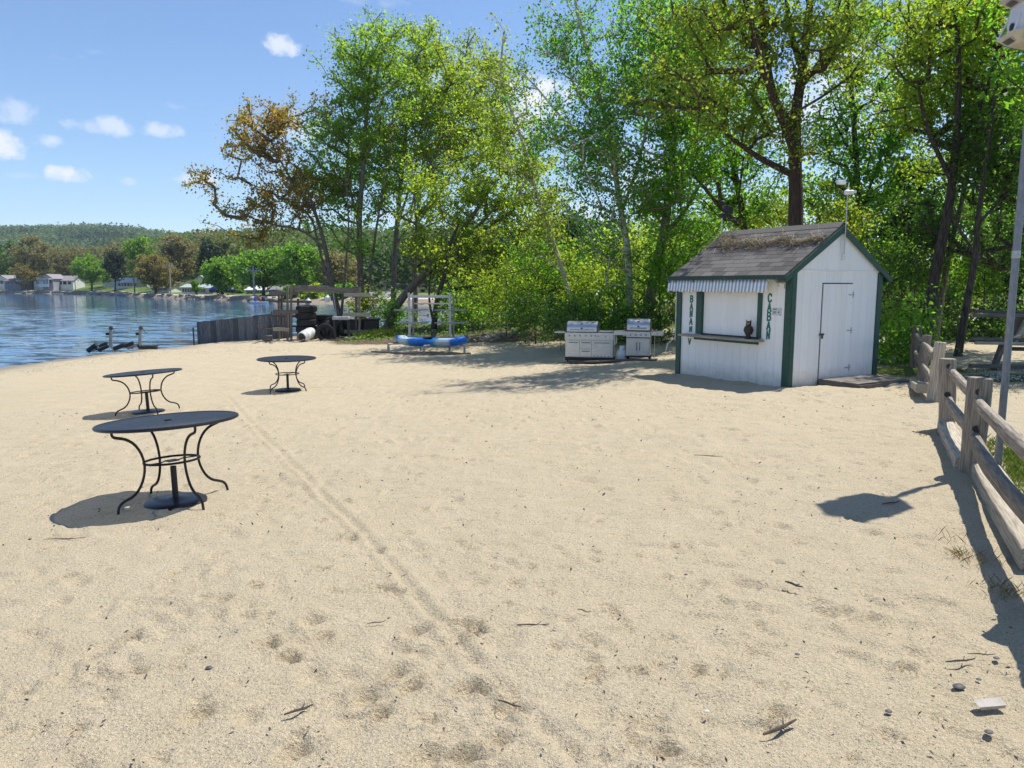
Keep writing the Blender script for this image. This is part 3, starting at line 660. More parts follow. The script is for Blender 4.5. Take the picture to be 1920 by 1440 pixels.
    T_('oak_tree', 'big tree with thick reddish trunk directly behind the hut roof', 'tree', 21,
       [[(1494, 640), (1492, 430), (1492, 330), (1488, 240), (1500, 160), (1515, 60), (1525, -80)], [(1488, 240), (1455, 195), (1440, 120), (1420, -20)], [(1492, 330), (1430, 300), (1385, 270), (1330, 225)], [(1500, 160), (1545, 110), (1575, 40)], [(1505, 130), (1480, 60), (1470, -60)], [(1490, 290), (1425, 120, -2), (1395, 0, -3)]],
       [(1480, 40, 90, 70), (1410, 110, 70, 70), (1570, 100, 50, 60), (1350, 200, 60, 50), (1440, 260, 70, 50), (1390, 20, 60, 50), (1520, -120, 160, 80), (1400, -160, 140, 90, -2), (1340, 60, 60, 60, -2.5), (1290, 150, 70, 60, -3.0), (1560, 30, 60, 50, -1.5)], .24, 600, 66, .085, 'lf_olive', 'bark_red', sig=.30)
    T_('leaning_tree', 'dark thin tree leaning left above the hut floodlight', 'tree', 25,
       [[(1415, 620), (1398, 430), (1374, 300), (1352, 200), (1330, 90), (1318, -40)], [(1374, 300), (1310, 200), (1290, 100)]],
       [(1330, 60, 70, 80), (1370, 180, 60, 60), (1390, 370, 60, 46), (1300, 180, 50, 60), (1400, 300, 60, 40), (1290, 280, 60, 50, -2)], .13, 360, 60, .10, 'lf_green', 'bark_dark', sig=.30)
    T_('maple_tree', 'bright back-lit maple right behind the hut gable', 'tree', 26,
       [[(1620, 640), (1612, 400), (1602, 250), (1592, 100), (1590, -40)], [(1612, 400), (1650, 300), (1690, 200)], [(1602, 300), (1560, 220)]],
       [(1620, 210, 60, 80), (1640, 340, 50, 50), (1580, 330, 50, 50), (1660, 90, 60, 60), (1560, 390, 60, 40), (1600, 20, 70, 50), (1690, 180, 40, 60), (1550, 240, 50, 50), (1680, 270, 50, 40)], .14, 380, 60, .105, 'lf_green', 'bark_dark', sig=.32)
    T_('maple_tree', 'curved dark trunk between hut and fence, first of the stand at the right', 'tree', 19,
       [[(1732, 650), (1750, 520), (1778, 400), (1792, 280), (1798, 170), (1795, 40)], [(1792, 280), (1850, 180), (1870, 90)], [(1785, 340), (1735, 240), (1720, 150)]],
       [(1780, 70, 90, 75, 1), (1730, 190, 60, 60, 1.5), (1840, 180, 60, 70, 1.5), (1800, 300, 80, 30, 2.5, 1), (1850, 40, 60, 60), (1720, 60, 60, 70)], .16, 400, 66, .085, 'lf_yell', 'bark_dark', sig=.27)
    T_('maple_tree', 'slim pale-stemmed tree close behind the curved dark trunk', 'tree', 20.5,
       [[(1750, 650), (1768, 540), (1782, 460), (1806, 370), (1832, 230), (1850, 80)]],
       [(1850, 60, 60, 70), (1830, 220, 60, 60), (1790, 400, 60, 30, 2), (1880, 140, 50, 60)], .10, 260, 60, .085, 'lf_green', 'bark', sig=.27)
    T_('maple_tree', 'straight dark stem standing behind the second fence post', 'tree', 18,
       [[(1795, 660), (1812, 570), (1830, 480), (1834, 400), (1850, 300), (1870, 150)], [(1830, 480), (1780, 400)], [(1834, 420), (1890, 360)]],
       [(1860, 320, 70, 50, 1), (1880, 240, 60, 60, 1), (1790, 440, 60, 30, 2.5), (1890, 440, 60, 40, 1.5), (1740, 380, 50, 30, 3)], .10, 300, 60, .08, 'lf_dark', 'bark_dark', sig=.26)
    T_('pine_tree', 'dark pine behind the boat rack at the right edge', 'pine', 24, [[(1898, 690), (1897, 450), (1895, 175)]], [(1897, 420, 85, 250, 0, 1.6)], .16, 280, 46, .13, 'lf_pine', 'bark_dark', sig=.26, cone=True)
    T_('pine_tree', 'dark pine in the shade right of the hut roof', 'pine', 27, [[(1695, 660), (1692, 500), (1690, 320)]], [(1690, 470, 85, 160, 0, 1.6)], .15, 260, 46, .14, 'lf_pine', 'bark_dark', sig=.26, cone=True)
    T_('pine_tree', 'dark pine seen through the birches left of the hut', 'pine', 36, [[(1060, 620), (1062, 500), (1060, 420)]], [(1060, 510, 60, 90, 0, 1.6)], .15, 200, 60, .15, 'lf_pine', 'bark_dark', sig=.28, cone=True)
    # trees beyond the right edge whose crowns shade the place
    for k, (px, Y, lab) in enumerate([(2080, 17, 'green tree just beyond the right edge of the view'), (2350, 15, 'green tree farther beyond the right edge of the view')]):
        T_('maple_tree', lab, 'tree', Y, [[(px, 650), (px-10, 400), (px, 100)]], [(px, 150, 180, 180), (px-40, -50, 130, 100)], .15, 220, 45, .15, 'lf_green', 'bark_dark', sig=.35)
    # shrubs along the edge of the wood
    SHR = [(880, 575, 55, 40, 32.5, 'lf_green', 'green shrub right of the metal rack'), (950, 545, 70, 55, 31.5, 'lf_yell', 'yellow-green shrub above the pale stones'), (1020, 510, 60, 60, 33, 'lf_green', 'tall bright shrub under the leaning birch'),
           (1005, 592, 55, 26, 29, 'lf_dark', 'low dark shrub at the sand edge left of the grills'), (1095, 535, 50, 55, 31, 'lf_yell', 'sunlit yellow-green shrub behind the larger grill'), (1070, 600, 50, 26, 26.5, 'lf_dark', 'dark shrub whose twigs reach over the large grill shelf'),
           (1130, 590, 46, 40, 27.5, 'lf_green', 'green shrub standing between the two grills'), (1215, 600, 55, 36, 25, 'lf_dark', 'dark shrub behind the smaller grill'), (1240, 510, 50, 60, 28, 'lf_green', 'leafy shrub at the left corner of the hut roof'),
           (1160, 500, 50, 50, 33, 'lf_yell', 'glowing shrub around the white birch foot'), (1310, 440, 60, 36, 27, 'lf_green', 'shrub peeping above the left end of the hut roof'), (1420, 420, 60, 40, 27, 'lf_olive', 'olive shrub above the middle of the hut roof'),
           (1560, 420, 50, 50, 24, 'lf_olive', 'olive shrub beside the gable floodlight'), (1690, 520, 46, 60, 21, 'lf_dark', 'dark shrub right of the hut wall'), (1684, 630, 38, 60, 17.2, 'lf_green', 'low green shrub against the right corner of the hut'),
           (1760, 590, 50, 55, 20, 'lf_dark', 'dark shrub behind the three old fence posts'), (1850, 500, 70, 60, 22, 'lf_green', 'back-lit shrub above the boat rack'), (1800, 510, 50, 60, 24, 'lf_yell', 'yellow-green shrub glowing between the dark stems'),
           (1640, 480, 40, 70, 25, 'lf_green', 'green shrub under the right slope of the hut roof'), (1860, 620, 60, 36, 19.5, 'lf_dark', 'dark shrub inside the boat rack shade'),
           (740, 585, 24, 34, 36.5, 'lf_green', 'shrub between timber rack and metal rack'), (688, 572, 24, 22, 38, 'lf_olive', 'low olive shrub seen through the right half of the timber rack'), (905, 500, 60, 40, 36, 'lf_olive', 'olive shrub behind the short maple')]
    for (px, py, rx, ry, Y, lf, lab) in SHR:
        Y -= 2.6 if 930 < px < 1250 and Y > 26 else 0
        Y += 2.2 if px > 1740 and Y < 25 else 0
        T_('shrub', lab, 'shrub', Y, [[(px, py+ry, 0), (px-4, py, 0)], [(px+rx*.3, py+ry, 0, 1), (px+rx*.4, py, 0)], [(px-rx*.35, py+ry, 0, 1), (px-rx*.4, py, 0)]], [(px, py, rx, ry, 0, 1.1)], .03, int(40+rx*ry*.028), 46, .085*(1+(Y-25)*.012), lf, 'bark_dark', sig=.24, shell=.2, step=.4)
foliage_and_trees()

def woods_mass():
    """the closed wood farther back that reads as one mass"""
    rg = np.random.default_rng(11); cs = []; 
    for i in range(1200):
        px = rg.uniform(840, 3000); Y = rg.uniform(44, 66)
        top = np.interp(px, [840, 950, 1060, 1300, 1500, 1700, 1920, 3000], [520, 480, 450, 400, 330, 300, 250, 200]) + 60*vnoise(np.array([px*.02]), np.array([1.]), 9)[0]
        py = rg.uniform(top, 620); c = np.array(D(px, py, Y)); cs.append(c)
    cs = np.array(cs); k = 60; ctr = np.repeat(cs, k, 0)+rg.normal(size=(len(cs)*k, 3))*[.8, .8, .6]
    V, F = quads(ctr, .30*(.6+.8*rg.random(len(ctr))), .2, .7, rg=rg)
    t = np.repeat(np.clip(np.repeat(rg.random(len(cs)), k)+rg.normal(size=len(ctr))*.1, 0, 1), 4)
    M['lf_mass'] = leafmat('leaf_back_wood', [(.05, .09, .016), (.09, .15, .02), (.14, .20, .025), (.20, .23, .03)], .6, 3.2, attr='t')
    me = npmesh('background_woods', V, F, 'lf_mass', 4); a = me.attributes.new('t', 'FLOAT', 'POINT'); a.data.foreach_set('value', t.astype(np.float32))
    tag(part('background_woods', me, None), 'closed green wood standing behind the nearer trees and shrubs', 'woods', kind='stuff')
woods_mass()
M['lf_forest'] = leafmat('leaf_hill_forest', [(.022, .05, .022), (.035, .07, .026), (.065, .12, .03), (.10, .17, .04), (.14, .13, .05), (.18, .12, .075)], .35, 1.6, attr='t')
def forest(name, label, n, pxr, s0, s1, Yabs, tree_h, q, qs, pal, seed):
    rg = np.random.default_rng(seed); px = rg.uniform(*pxr, n)
    if Yabs: Y = rg.uniform(s0, s1, n); s = Y-np.array(r_shore(px))
    else: s = rg.uniform(s0, s1, n); Y = r_shore(px)+s
    x = (px-960)/FPX*Y; z = far_z(px, s, Y)
    sp = vnoise(x*.012+5, Y*.012, seed)+.5; sp = np.clip(sp*1.1-.05+rg.normal(size=n)*.13, 0, 1)
    tt = np.interp(sp, np.linspace(0, 1, len(pal)), pal)
    H = tree_h*(.7+.5*rg.random(n)); con = tt < .2; H = np.where(con, H*1.25, H)
    base = np.repeat(np.stack([x, Y, z], -1), q, 0); h = rg.random(n*q); Hr = np.repeat(H, q); cr = np.repeat(con, q)
    rad = np.where(cr, (1-h)*.22+.03, .36*np.sqrt(np.clip(1-(2*h-1)**2, 0, 1)))*Hr
    an = rg.random(n*q)*6.28
    hh = np.where(cr, h, .18+.8*h)
    ctr = base+np.stack([np.cos(an)*rad, np.sin(an)*rad, hh*Hr], -1)
    V, F = quads(ctr, qs*(.6+.8*rg.random(len(ctr))), .6, .8, rg=rg)
    t = np.repeat(np.clip(np.repeat(tt, q)+rg.normal(size=n*q)*.04, 0, 1), 4)
    me = npmesh(name, V, F, 'lf_forest', 4); a = me.attributes.new('t', 'FLOAT', 'POINT'); a.data.foreach_set('value', t.astype(np.float32))
    tag(part(name, me, None), label, 'forest', kind='stuff')
forest('hill_forest', 'mixed dark and bright green forest covering the distant hill', 12000, (-420, 1000), 620, 1300, True, 14, 26, 2.5, [0, .05, .35, .55, .65, .5], 21)
forest('ridge_forest', 'brown and olive spring forest on the low ridge behind the far houses', 2600, (-350, 1300), 120, 330, False, 14, 46, 1.5, [.03, .3, .5, .65, .62, .8, 1], 22)
forest('shore_woods', 'row of budding brown and green trees close behind the far houses', 420, (-350, 1300), 46, 95, False, 14, 150, .95, [0, .3, .5, .65, .8, 1], 23)

# ------------------------------------------------------------------ far shore: trees, houses, poles
M['lf_f_green'] = leafmat('far_leaf_green', [(.11, .21, .025), (.16, .27, .035), (.13, .24, .03)], .5, 2.3)
M['lf_f_brown'] = leafmat('far_leaf_brown', [(.27, .225, .13), (.23, .22, .095), (.30, .24, .15)], .45, 1.6)
M['lf_f_tan'] = leafmat('far_leaf_tan', [(.25, .19, .07), (.21, .20, .055), (.29, .19, .08)], .4, 1.8)
def far_base(px, s): 
    Y = float(r_shore(px)[0])+s; z = float(far_z(np.array([float(px)]), np.array([float(s)]), np.array([Y]))[0]); return Y, z
def far_tree(px, top, s, rx, leaf, label, tips=130, crown_low=None, cone=False, bark='bark_dark', rad=.28, cat='tree', name='shore_tree', lsz=.55):
    Y, z = far_base(px, s); d = Vector(((px-960)/FPX*Y, Y, z-CH)); b = (d.z*CP+d.y*SP)/(d.y*CP-d.z*SP); base = 720-b*FPX
    low = crown_low or base-(base-top)*.26; cy = (top+low)/2; ry = (low-top)/2; ms = Y/FPX
    tree(name, label, cat, Y, [[(px, base), (px+1, cy), (px, top+ry*.3)]] + ([] if cone else [[(px, base-(base-top)*.3), (px+rx*.5, cy)], [(px, base-(base-top)*.3), (px-rx*.5, cy)]]),
         [(px, cy, rx*.92, ry*.95, 0, rx*ms)], rad, int(tips*1.25), 44, lsz*.8, leaf, bark, sig=min(.55, rx*ms*.2), shell=.45, cone=cone, step=1.6, wig=.25, base_ground=False)
for a in [(62, 443, 14, 40, 'lf_f_brown', 'tall brown budding tree with dark trunk on the far left lawn', 300), (14, 447, 40, 34, 'lf_dark', 'dark green tree at the left edge of the far shore', 200),
          (48, 495, 5, 17, 'lf_f_tan', 'small thin tree in front of the low houses', 60), (172, 478, 8, 36, 'lf_f_green', 'bright green round tree left of the far pine', 260),
          (292, 482, 5, 32, 'lf_f_tan', 'tan-leaved spreading tree beside the utility pole', 230), (333, 444, 34, 34, 'lf_f_brown', 'very tall brown tree behind the utility pole', 300),
          (262, 442, 40, 26, 'lf_f_green', 'green tree rising behind the tan-leaved tree', 170), (368, 526, 4, 7, 'lf_f_green', 'small sapling in front of the long porch house', 60),
          (416, 490, 5, 25, 'lf_f_green', 'bright yellow-green tree left of the blue covered boat', 240), (494, 470, 14, 44, 'lf_f_green', 'large fresh green tree behind the far pole', 380),
          (560, 462, 18, 42, 'lf_f_green', 'fresh green tree right of the large one, above the timber rack', 260), (125, 470, 44, 30, 'lf_f_brown', 'brown tree behind the grey gabled house', 180),
          (220, 462, 46, 26, 'lf_f_brown', 'brown hazy tree behind the white far houses', 160), (395, 468, 60, 26, 'lf_f_brown', 'brown tree behind the dark pines', 160), (640, 470, 25, 40, 'lf_f_brown', 'brown tree across the water behind the maples', 160),
          (455, 470, 60, 30, 'lf_f_brown', 'olive brown tree behind the large fresh green tree', 160)]:
    far_tree(a[0], a[1], a[2], a[3], a[4], a[5], a[6])
for a in [(548, 540, 4, 16, 'lf_green', 'low green bush on the far bank behind the timber rack', 60), (592, 535, 5, 20, 'lf_olive', 'low olive bush on the far bank behind the tyres', 70), (640, 540, 4, 20, 'lf_green', 'green bush on the far bank under the leaning maple', 70), (446, 540, 22, 12, 'lf_dark', 'dark shrub between the blue covered boat and the grey porch house', 50)]:
    far_tree(*a, crown_low=566, name='far_bush', cat='bush')
far_tree(216, 470, 6, 16, 'lf_pine', 'single dark pine with bare lower trunk on the far lawn', 130, 522, rad=.22, cat='pine', name='shore_pine')
far_tree(398, 455, 50, 22, 'lf_pine', 'dark spreading pine left of a larger dark pine', 150, 505, cat='pine', name='shore_pine')
far_tree(425, 448, 52, 26, 'lf_pine', 'broad dark pine above the bright yellow-green tree', 190, 505, cat='pine', name='shore_pine')
far_tree(600, 446, 60, 16, 'lf_pine', 'narrow dark pine behind the rust-leaved maple', 110, 540, True, cat='pine', name='shore_pine')

M['w_white'] = pbr('house_white', (.70, .70, .70), (.6, .6, .6), rough=.6, bump=0, rand=.02)
M['w_grey'] = pbr('house_grey', (.30, .31, .36), (.26, .27, .31), rough=.6, bump=0)
M['w_blue'] = pbr('house_blue_grey', (.22, .26, .33), (.19, .22, .28), rough=.6, bump=0)
M['w_tan'] = pbr('house_tan', (.42, .36, .29), (.36, .31, .25), rough=.6, bump=0)
M['w_cream'] = pbr('cream_door', (.62, .57, .45), None, rough=.6, bump=0)
M['r_grey'] = pbr('roof_grey', (.24, .22, .24), (.18, .17, .18), ns=3, rough=.8, bump=0)
M['r_green'] = pbr('roof_green_grey', (.32, .38, .35), (.26, .31, .29), ns=3, rough=.7, bump=0)
M['r_white'] = pbr('roof_pale', (.60, .62, .64), (.5, .52, .54), ns=3, rough=.6, bump=0)
M['glass'] = pbr('dark_glass', (.03, .035, .045), None, rough=.12, bump=0)
M['red'] = pbr('faded_red', (.35, .09, .07), None, rough=.7, bump=0)
M['blue_tarp'] = pbr('blue_tarp', (.02, .07, .45), (.015, .05, .3), ns=5, rough=.45, bump=.4)
def house(px, base_py, Y, w_px, wall_px, roof_px, wall, roof, label, gable='side', nwin=3, door=None, porch=None, rot=0, depth=7, gwall=None):
    ms = Y/FPX*1.0; p = D(px, base_py, Y); w = w_px*ms; h = wall_px*ms; rh = roof_px*ms
    t = thing('house', p, rot, label, 'house')
    b = MB(); b.box(-w/2, w/2, 0, depth, -1.5, h)
    if gable == 'front': b.prism([(-w/2, h), (w/2, h), (0, h+rh)], depth)
    else:
        b.add([(-w/2, 0, h), (-w/2, depth, h), (-w/2, depth/2, h+rh), (w/2, 0, h), (w/2, depth, h), (w/2, depth/2, h+rh)], [(0, 1, 2), (3, 5, 4), (0, 2, 5, 3), (1, 4, 5, 2), (0, 3, 4, 1)])
    part('wall', b, wall, t, smooth=False)
    r = MB(); o = .4; tk = .12
    if gable == 'front':
        for s in (-1, 1):
            r.add([(0, -o, h+rh+.05), (0, depth+o, h+rh+.05), (s*(w/2+o), depth+o, h-.25), (s*(w/2+o), -o, h-.25), (0, -o, h+rh+.05+tk), (0, depth+o, h+rh+.05+tk), (s*(w/2+o), depth+o, h-.25+tk), (s*(w/2+o), -o, h-.25+tk)],
                  [(0, 1, 2, 3), (4, 7, 6, 5), (0, 3, 7, 4), (3, 2, 6, 7), (2, 1, 5, 6)])
    else:
        for y0, y1 in ((-o, depth/2), (depth+o, depth/2)):
            r.add([(-w/2-o, y0, h-.2), (w/2+o, y0, h-.2), (w/2+o, y1, h+rh+.05), (-w/2-o, y1, h+rh+.05), (-w/2-o, y0, h-.2+tk), (w/2+o, y0, h-.2+tk), (w/2+o, y1, h+rh+.05+tk), (-w/2-o, y1, h+rh+.05+tk)],
                  [(0, 1, 2, 3), (4, 7, 6, 5), (0, 4, 5, 1), (1, 5, 6, 2), (3, 7, 4, 0)])
    part('roof', r, roof, t, smooth=False)
    for i in range(nwin):
        x = -w/2+w*(i+.7)/(nwin+.4); ww = min(.55, w/(nwin+.4)*.38)
        f = MB(); z0, z1 = h*.38, h*.82
        f.box(x-ww-.08, x+ww+.08, -.05, .02, z0-.08, z1+.08)
        fo = part('window', f, 'w_white', t, smooth=False); g = MB(); g.box(x-ww, x+ww, -.09, -.03, z0, z1); part('pane', g, 'glass', fo, smooth=False)
    if door is not None:
        g = MB(); x = door*w; dw = 1.3 if door > .3 else .5; g.box(x-dw, x+dw, -.06, .02, 0, h*.86); part('door', g, 'w_cream' if dw > 1 else 'w_grey', t, smooth=False)
    if porch:
        g = MB(); g.box(-w/2, w/2, -2.4, -2.3, .05, h*.36)
        for k in range(8): g.box(-w/2+k*w/7.2, -w/2+k*w/7.2+.12, -2.4, -2.28, h*.3, h*.9)
        g.box(-w/2-.2, w/2+.2, -2.6, 0, h*.88, h*.96); part('porch', g, porch, t, smooth=False)
    return t
house(4, 537, 262, 22, 13, 7, 'w_white', 'r_grey', 'white gabled house at the left edge of the far shore', 'front', 1)
house(24, 537, 255, 30, 9, 5, 'w_blue', 'r_grey', 'low blue-grey house beside the leftmost white gable', nwin=3)
house(46, 537, 262, 30, 9, 6, 'w_tan', 'r_grey', 'low tan house with a brown roof behind the small thin tree', nwin=2)
house(72, 536, 258, 18, 10, 5, 'w_white', 'r_grey', 'small white house left of the dark gabled house', nwin=1)
house(90, 538, 246, 20, 16, 7, 'w_grey', 'r_grey', 'dark grey gable front with a white railing porch', 'front', 3, porch='w_white')
house(118, 538, 250, 38, 12, 8, 'w_white', 'r_grey', 'long white house joined behind the grey gable', nwin=4)
house(206, 534, 240, 26, 10, 8, 'w_white', 'r_green', 'white house with pale green roof behind the green tree', 'front', 1)
house(238, 541, 215, 40, 12, 7, 'w_white', 'r_white', 'white house with pale roof right of the single pine', nwin=4, porch='w_white')
house(300, 548, 175, 34, 9, 5, 'w_white', 'r_grey', 'low white house hidden behind the tan-leaved tree', nwin=3)
house(364, 554, 158, 46, 16, 4, 'w_white', 'r_green', 'long white porch house with a row of windows', nwin=9)
house(378, 545, 166, 40, 14, 13, 'w_tan', 'r_green', 'gabled green-roofed house behind the long porch', 'front', 1)
house(393, 554.5, 156, 13, 15, 2, 'w_cream', 'r_green', 'narrow cream garage at the end of the long porch house', nwin=0)
house(478, 553, 150, 32, 10, 5, 'w_grey', 'r_white', 'grey screened porch house behind the far right pole', nwin=5)
house(520, 556, 140, 30, 11, 6, 'w_tan', 'r_grey', 'tan house half hidden left of the timber rack', nwin=3)
house(572, 560, 132, 60, 16, 7, 'w_blue', 'r_white', 'blue-grey house with pale curved roof seen through the timber rack', nwin=6, porch='w_grey')
house(700, 572, 122, 46, 14, 8, 'w_tan', 'r_grey', 'tan house glimpsed behind the maple trunks', nwin=3)
house(1128, 575, 75, 26, 20, 8, 'w_white', 'r_white', 'white cottage glimpsed through leaves above the larger grill', nwin=2)
# red porch panel
def pole(px, top, s, lab, arms=True, mat='rackwood_x', r=.16):
    Y, z = far_base(px, s); x = (px-960)/FPX*Y*1.0; d = Vector((x, Y, z-CH)); base = 720-(d.z*CP+d.y*SP)/(d.y*CP-d.z*SP)*FPX
    h = (base-top)*Y/FPX; t = thing('utility_pole', (x, Y, z), 0, lab, 'utility pole')
    m = MB(); m.tube([(0, 0, -.5), (0, 0, h)], [r, r*.7], 8); part('pole', m, mat, t)
    if arms:
        m = MB(); m.box(-1.3, 1.3, -.12, .0, h-.9, h-.7); part('crossarm', m, mat, t, smooth=False)
        m = MB(); [m.tube([(x_, -.06, h-.7), (x_, -.06, h-.45)], .07, 6) for x_ in (-1.2, -.6, .6, 1.2)]; part('insulators', m, 'w_grey', t)
M['polewood'] = pbr('pale_pole_wood', (.42, .36, .27), (.34, .29, .22), rough=.8)
pole(325, 495, 2.5, 'pale wooden utility pole with crossarm at the far waterline', mat='polewood')
pole(480, 500, 6, 'grey utility pole in front of the large green tree', mat='galv_pole', r=.18)
pole(148, 528, 5, 'short grey post at the edge of the far road', False, 'galv_pole', .14)
pole(258, 522, 4, 'dark post beside the tan-leaved tree', False, 'darkwood_x', .2)

def riprap():
    rg = random.Random(3); m = MB()
    for i in range(420):
        px = rg.uniform(-60, 245) if i < 330 else rg.uniform(245, 520); Y, z = far_base(px, rg.uniform(.2, 3.2)); x = (px-960)/FPX*Y; s = rg.uniform(.25, .7)*(1 if i < 330 else .6)
        vs = [Vector((rg.uniform(.7, 1.2)*a, rg.uniform(.7, 1.2)*b, rg.uniform(.5, 1)*c_))*s+Vector((x, Y, z+.1)) for a in (-1, 1) for b in (-1, 1) for c_ in (-.6, .8)]
        m.add(vs, [(0, 1, 3, 2), (4, 6, 7, 5), (0, 4, 5, 1), (2, 3, 7, 6), (0, 2, 6, 4), (1, 5, 7, 3)])
    M['rock'] = pbr('shore_rock', (.40, .36, .32), (.2, .18, .16), ns=2, rough=.9)
    tag(part('riprap', m, 'rock', smooth=False), 'bank of pale boulders lining the far waterline', 'rocks', kind='stuff')
riprap()

def boats():
    # covered boat on land
    Y, z = far_base(420, 9); x = (420-960)/FPX*Y; t = thing('covered_boat', (x, Y, z), R(8), 'boat under a bright blue tarp parked on the far bank', 'boat')
    m = MB(); prof = [(-2.4, .2, .35), (-1.6, .75, .9), (0, .9, 1.15), (1.4, .85, .95), (2.3, .6, .5)]
    vs = []; n = 7
    for (xx, hw, hh) in prof:
        for k in range(n):
            a = math.pi*k/(n-1); vs.append((xx, -math.cos(a)*hw, .9+math.sin(a)*hh*.9))
    fs = [(i*n+k, i*n+k+1, (i+1)*n+k+1, (i+1)*n+k) for i in range(4) for k in range(n-1)]+[tuple(range(n)), tuple(4*n+k for k in range(n))]
    m.add(vs, fs); part('tarp', m, 'blue_tarp', t)
    m = MB(); m.box(-2.2, 2.2, -.7, .7, .5, .95); m.prism([(2.2, .95), (3.1, .95), (2.2, .5)], 1.0, Matrix.Translation((0, -.5, 0))); part('hull', m, 'black', t)
    m = MB(); [m.ring((xx, -.85, .3), .22, .09, 14, 6, 'y') for xx in (-.5, .3)]; m.box(-2, 3.6, -.06, .06, .35, .45); part('trailer', m, 'rubber', t)
    p = W(486, 569, WATER); t = thing('small_boat', p, R(5), 'small white boat floating off the far shore with blue and red bundles aboard', 'boat')
    m = MB(); vs = []; fs = []
    st = [(-1.25, .35), (-.9, .55), (0, .6), (.8, .45), (1.35, .06)]
    for (xx, hw) in st: vs += [(xx, -hw, .30), (xx, -hw*.7, -.08), (xx, hw*.7, -.08), (xx, hw, .30)]
    for i in range(4): fs += [(i*4+k, i*4+(k+1) % 4, (i+1)*4+(k+1) % 4, (i+1)*4+k) for k in range(4)]
    fs += [(0, 1, 2, 3), (16, 17, 18, 19)]; m.add(vs, fs); part('hull', m, 'white_plastic', t)
    m = MB(); m.tube([(-.55, 0, .3), (-.6, .0, 1.25)], [.22, .05], 8); part('folded_sail', m, 'blue_tarp', t)
    m = MB(); m.lathe([(.05, .3), (.27, .35), (.30, .6), (.2, .85), (.05, .95)], 10, (.15, 0, 0)); part('red_bundle', m, 'red', t)
    m = MB(); m.lathe([(.05, .3), (.25, .35), (.24, .7), (.12, 1.0), (.03, 1.05)], 10, (.65, .05, 0)); part('dark_bundle', m, 'black', t)
boats()

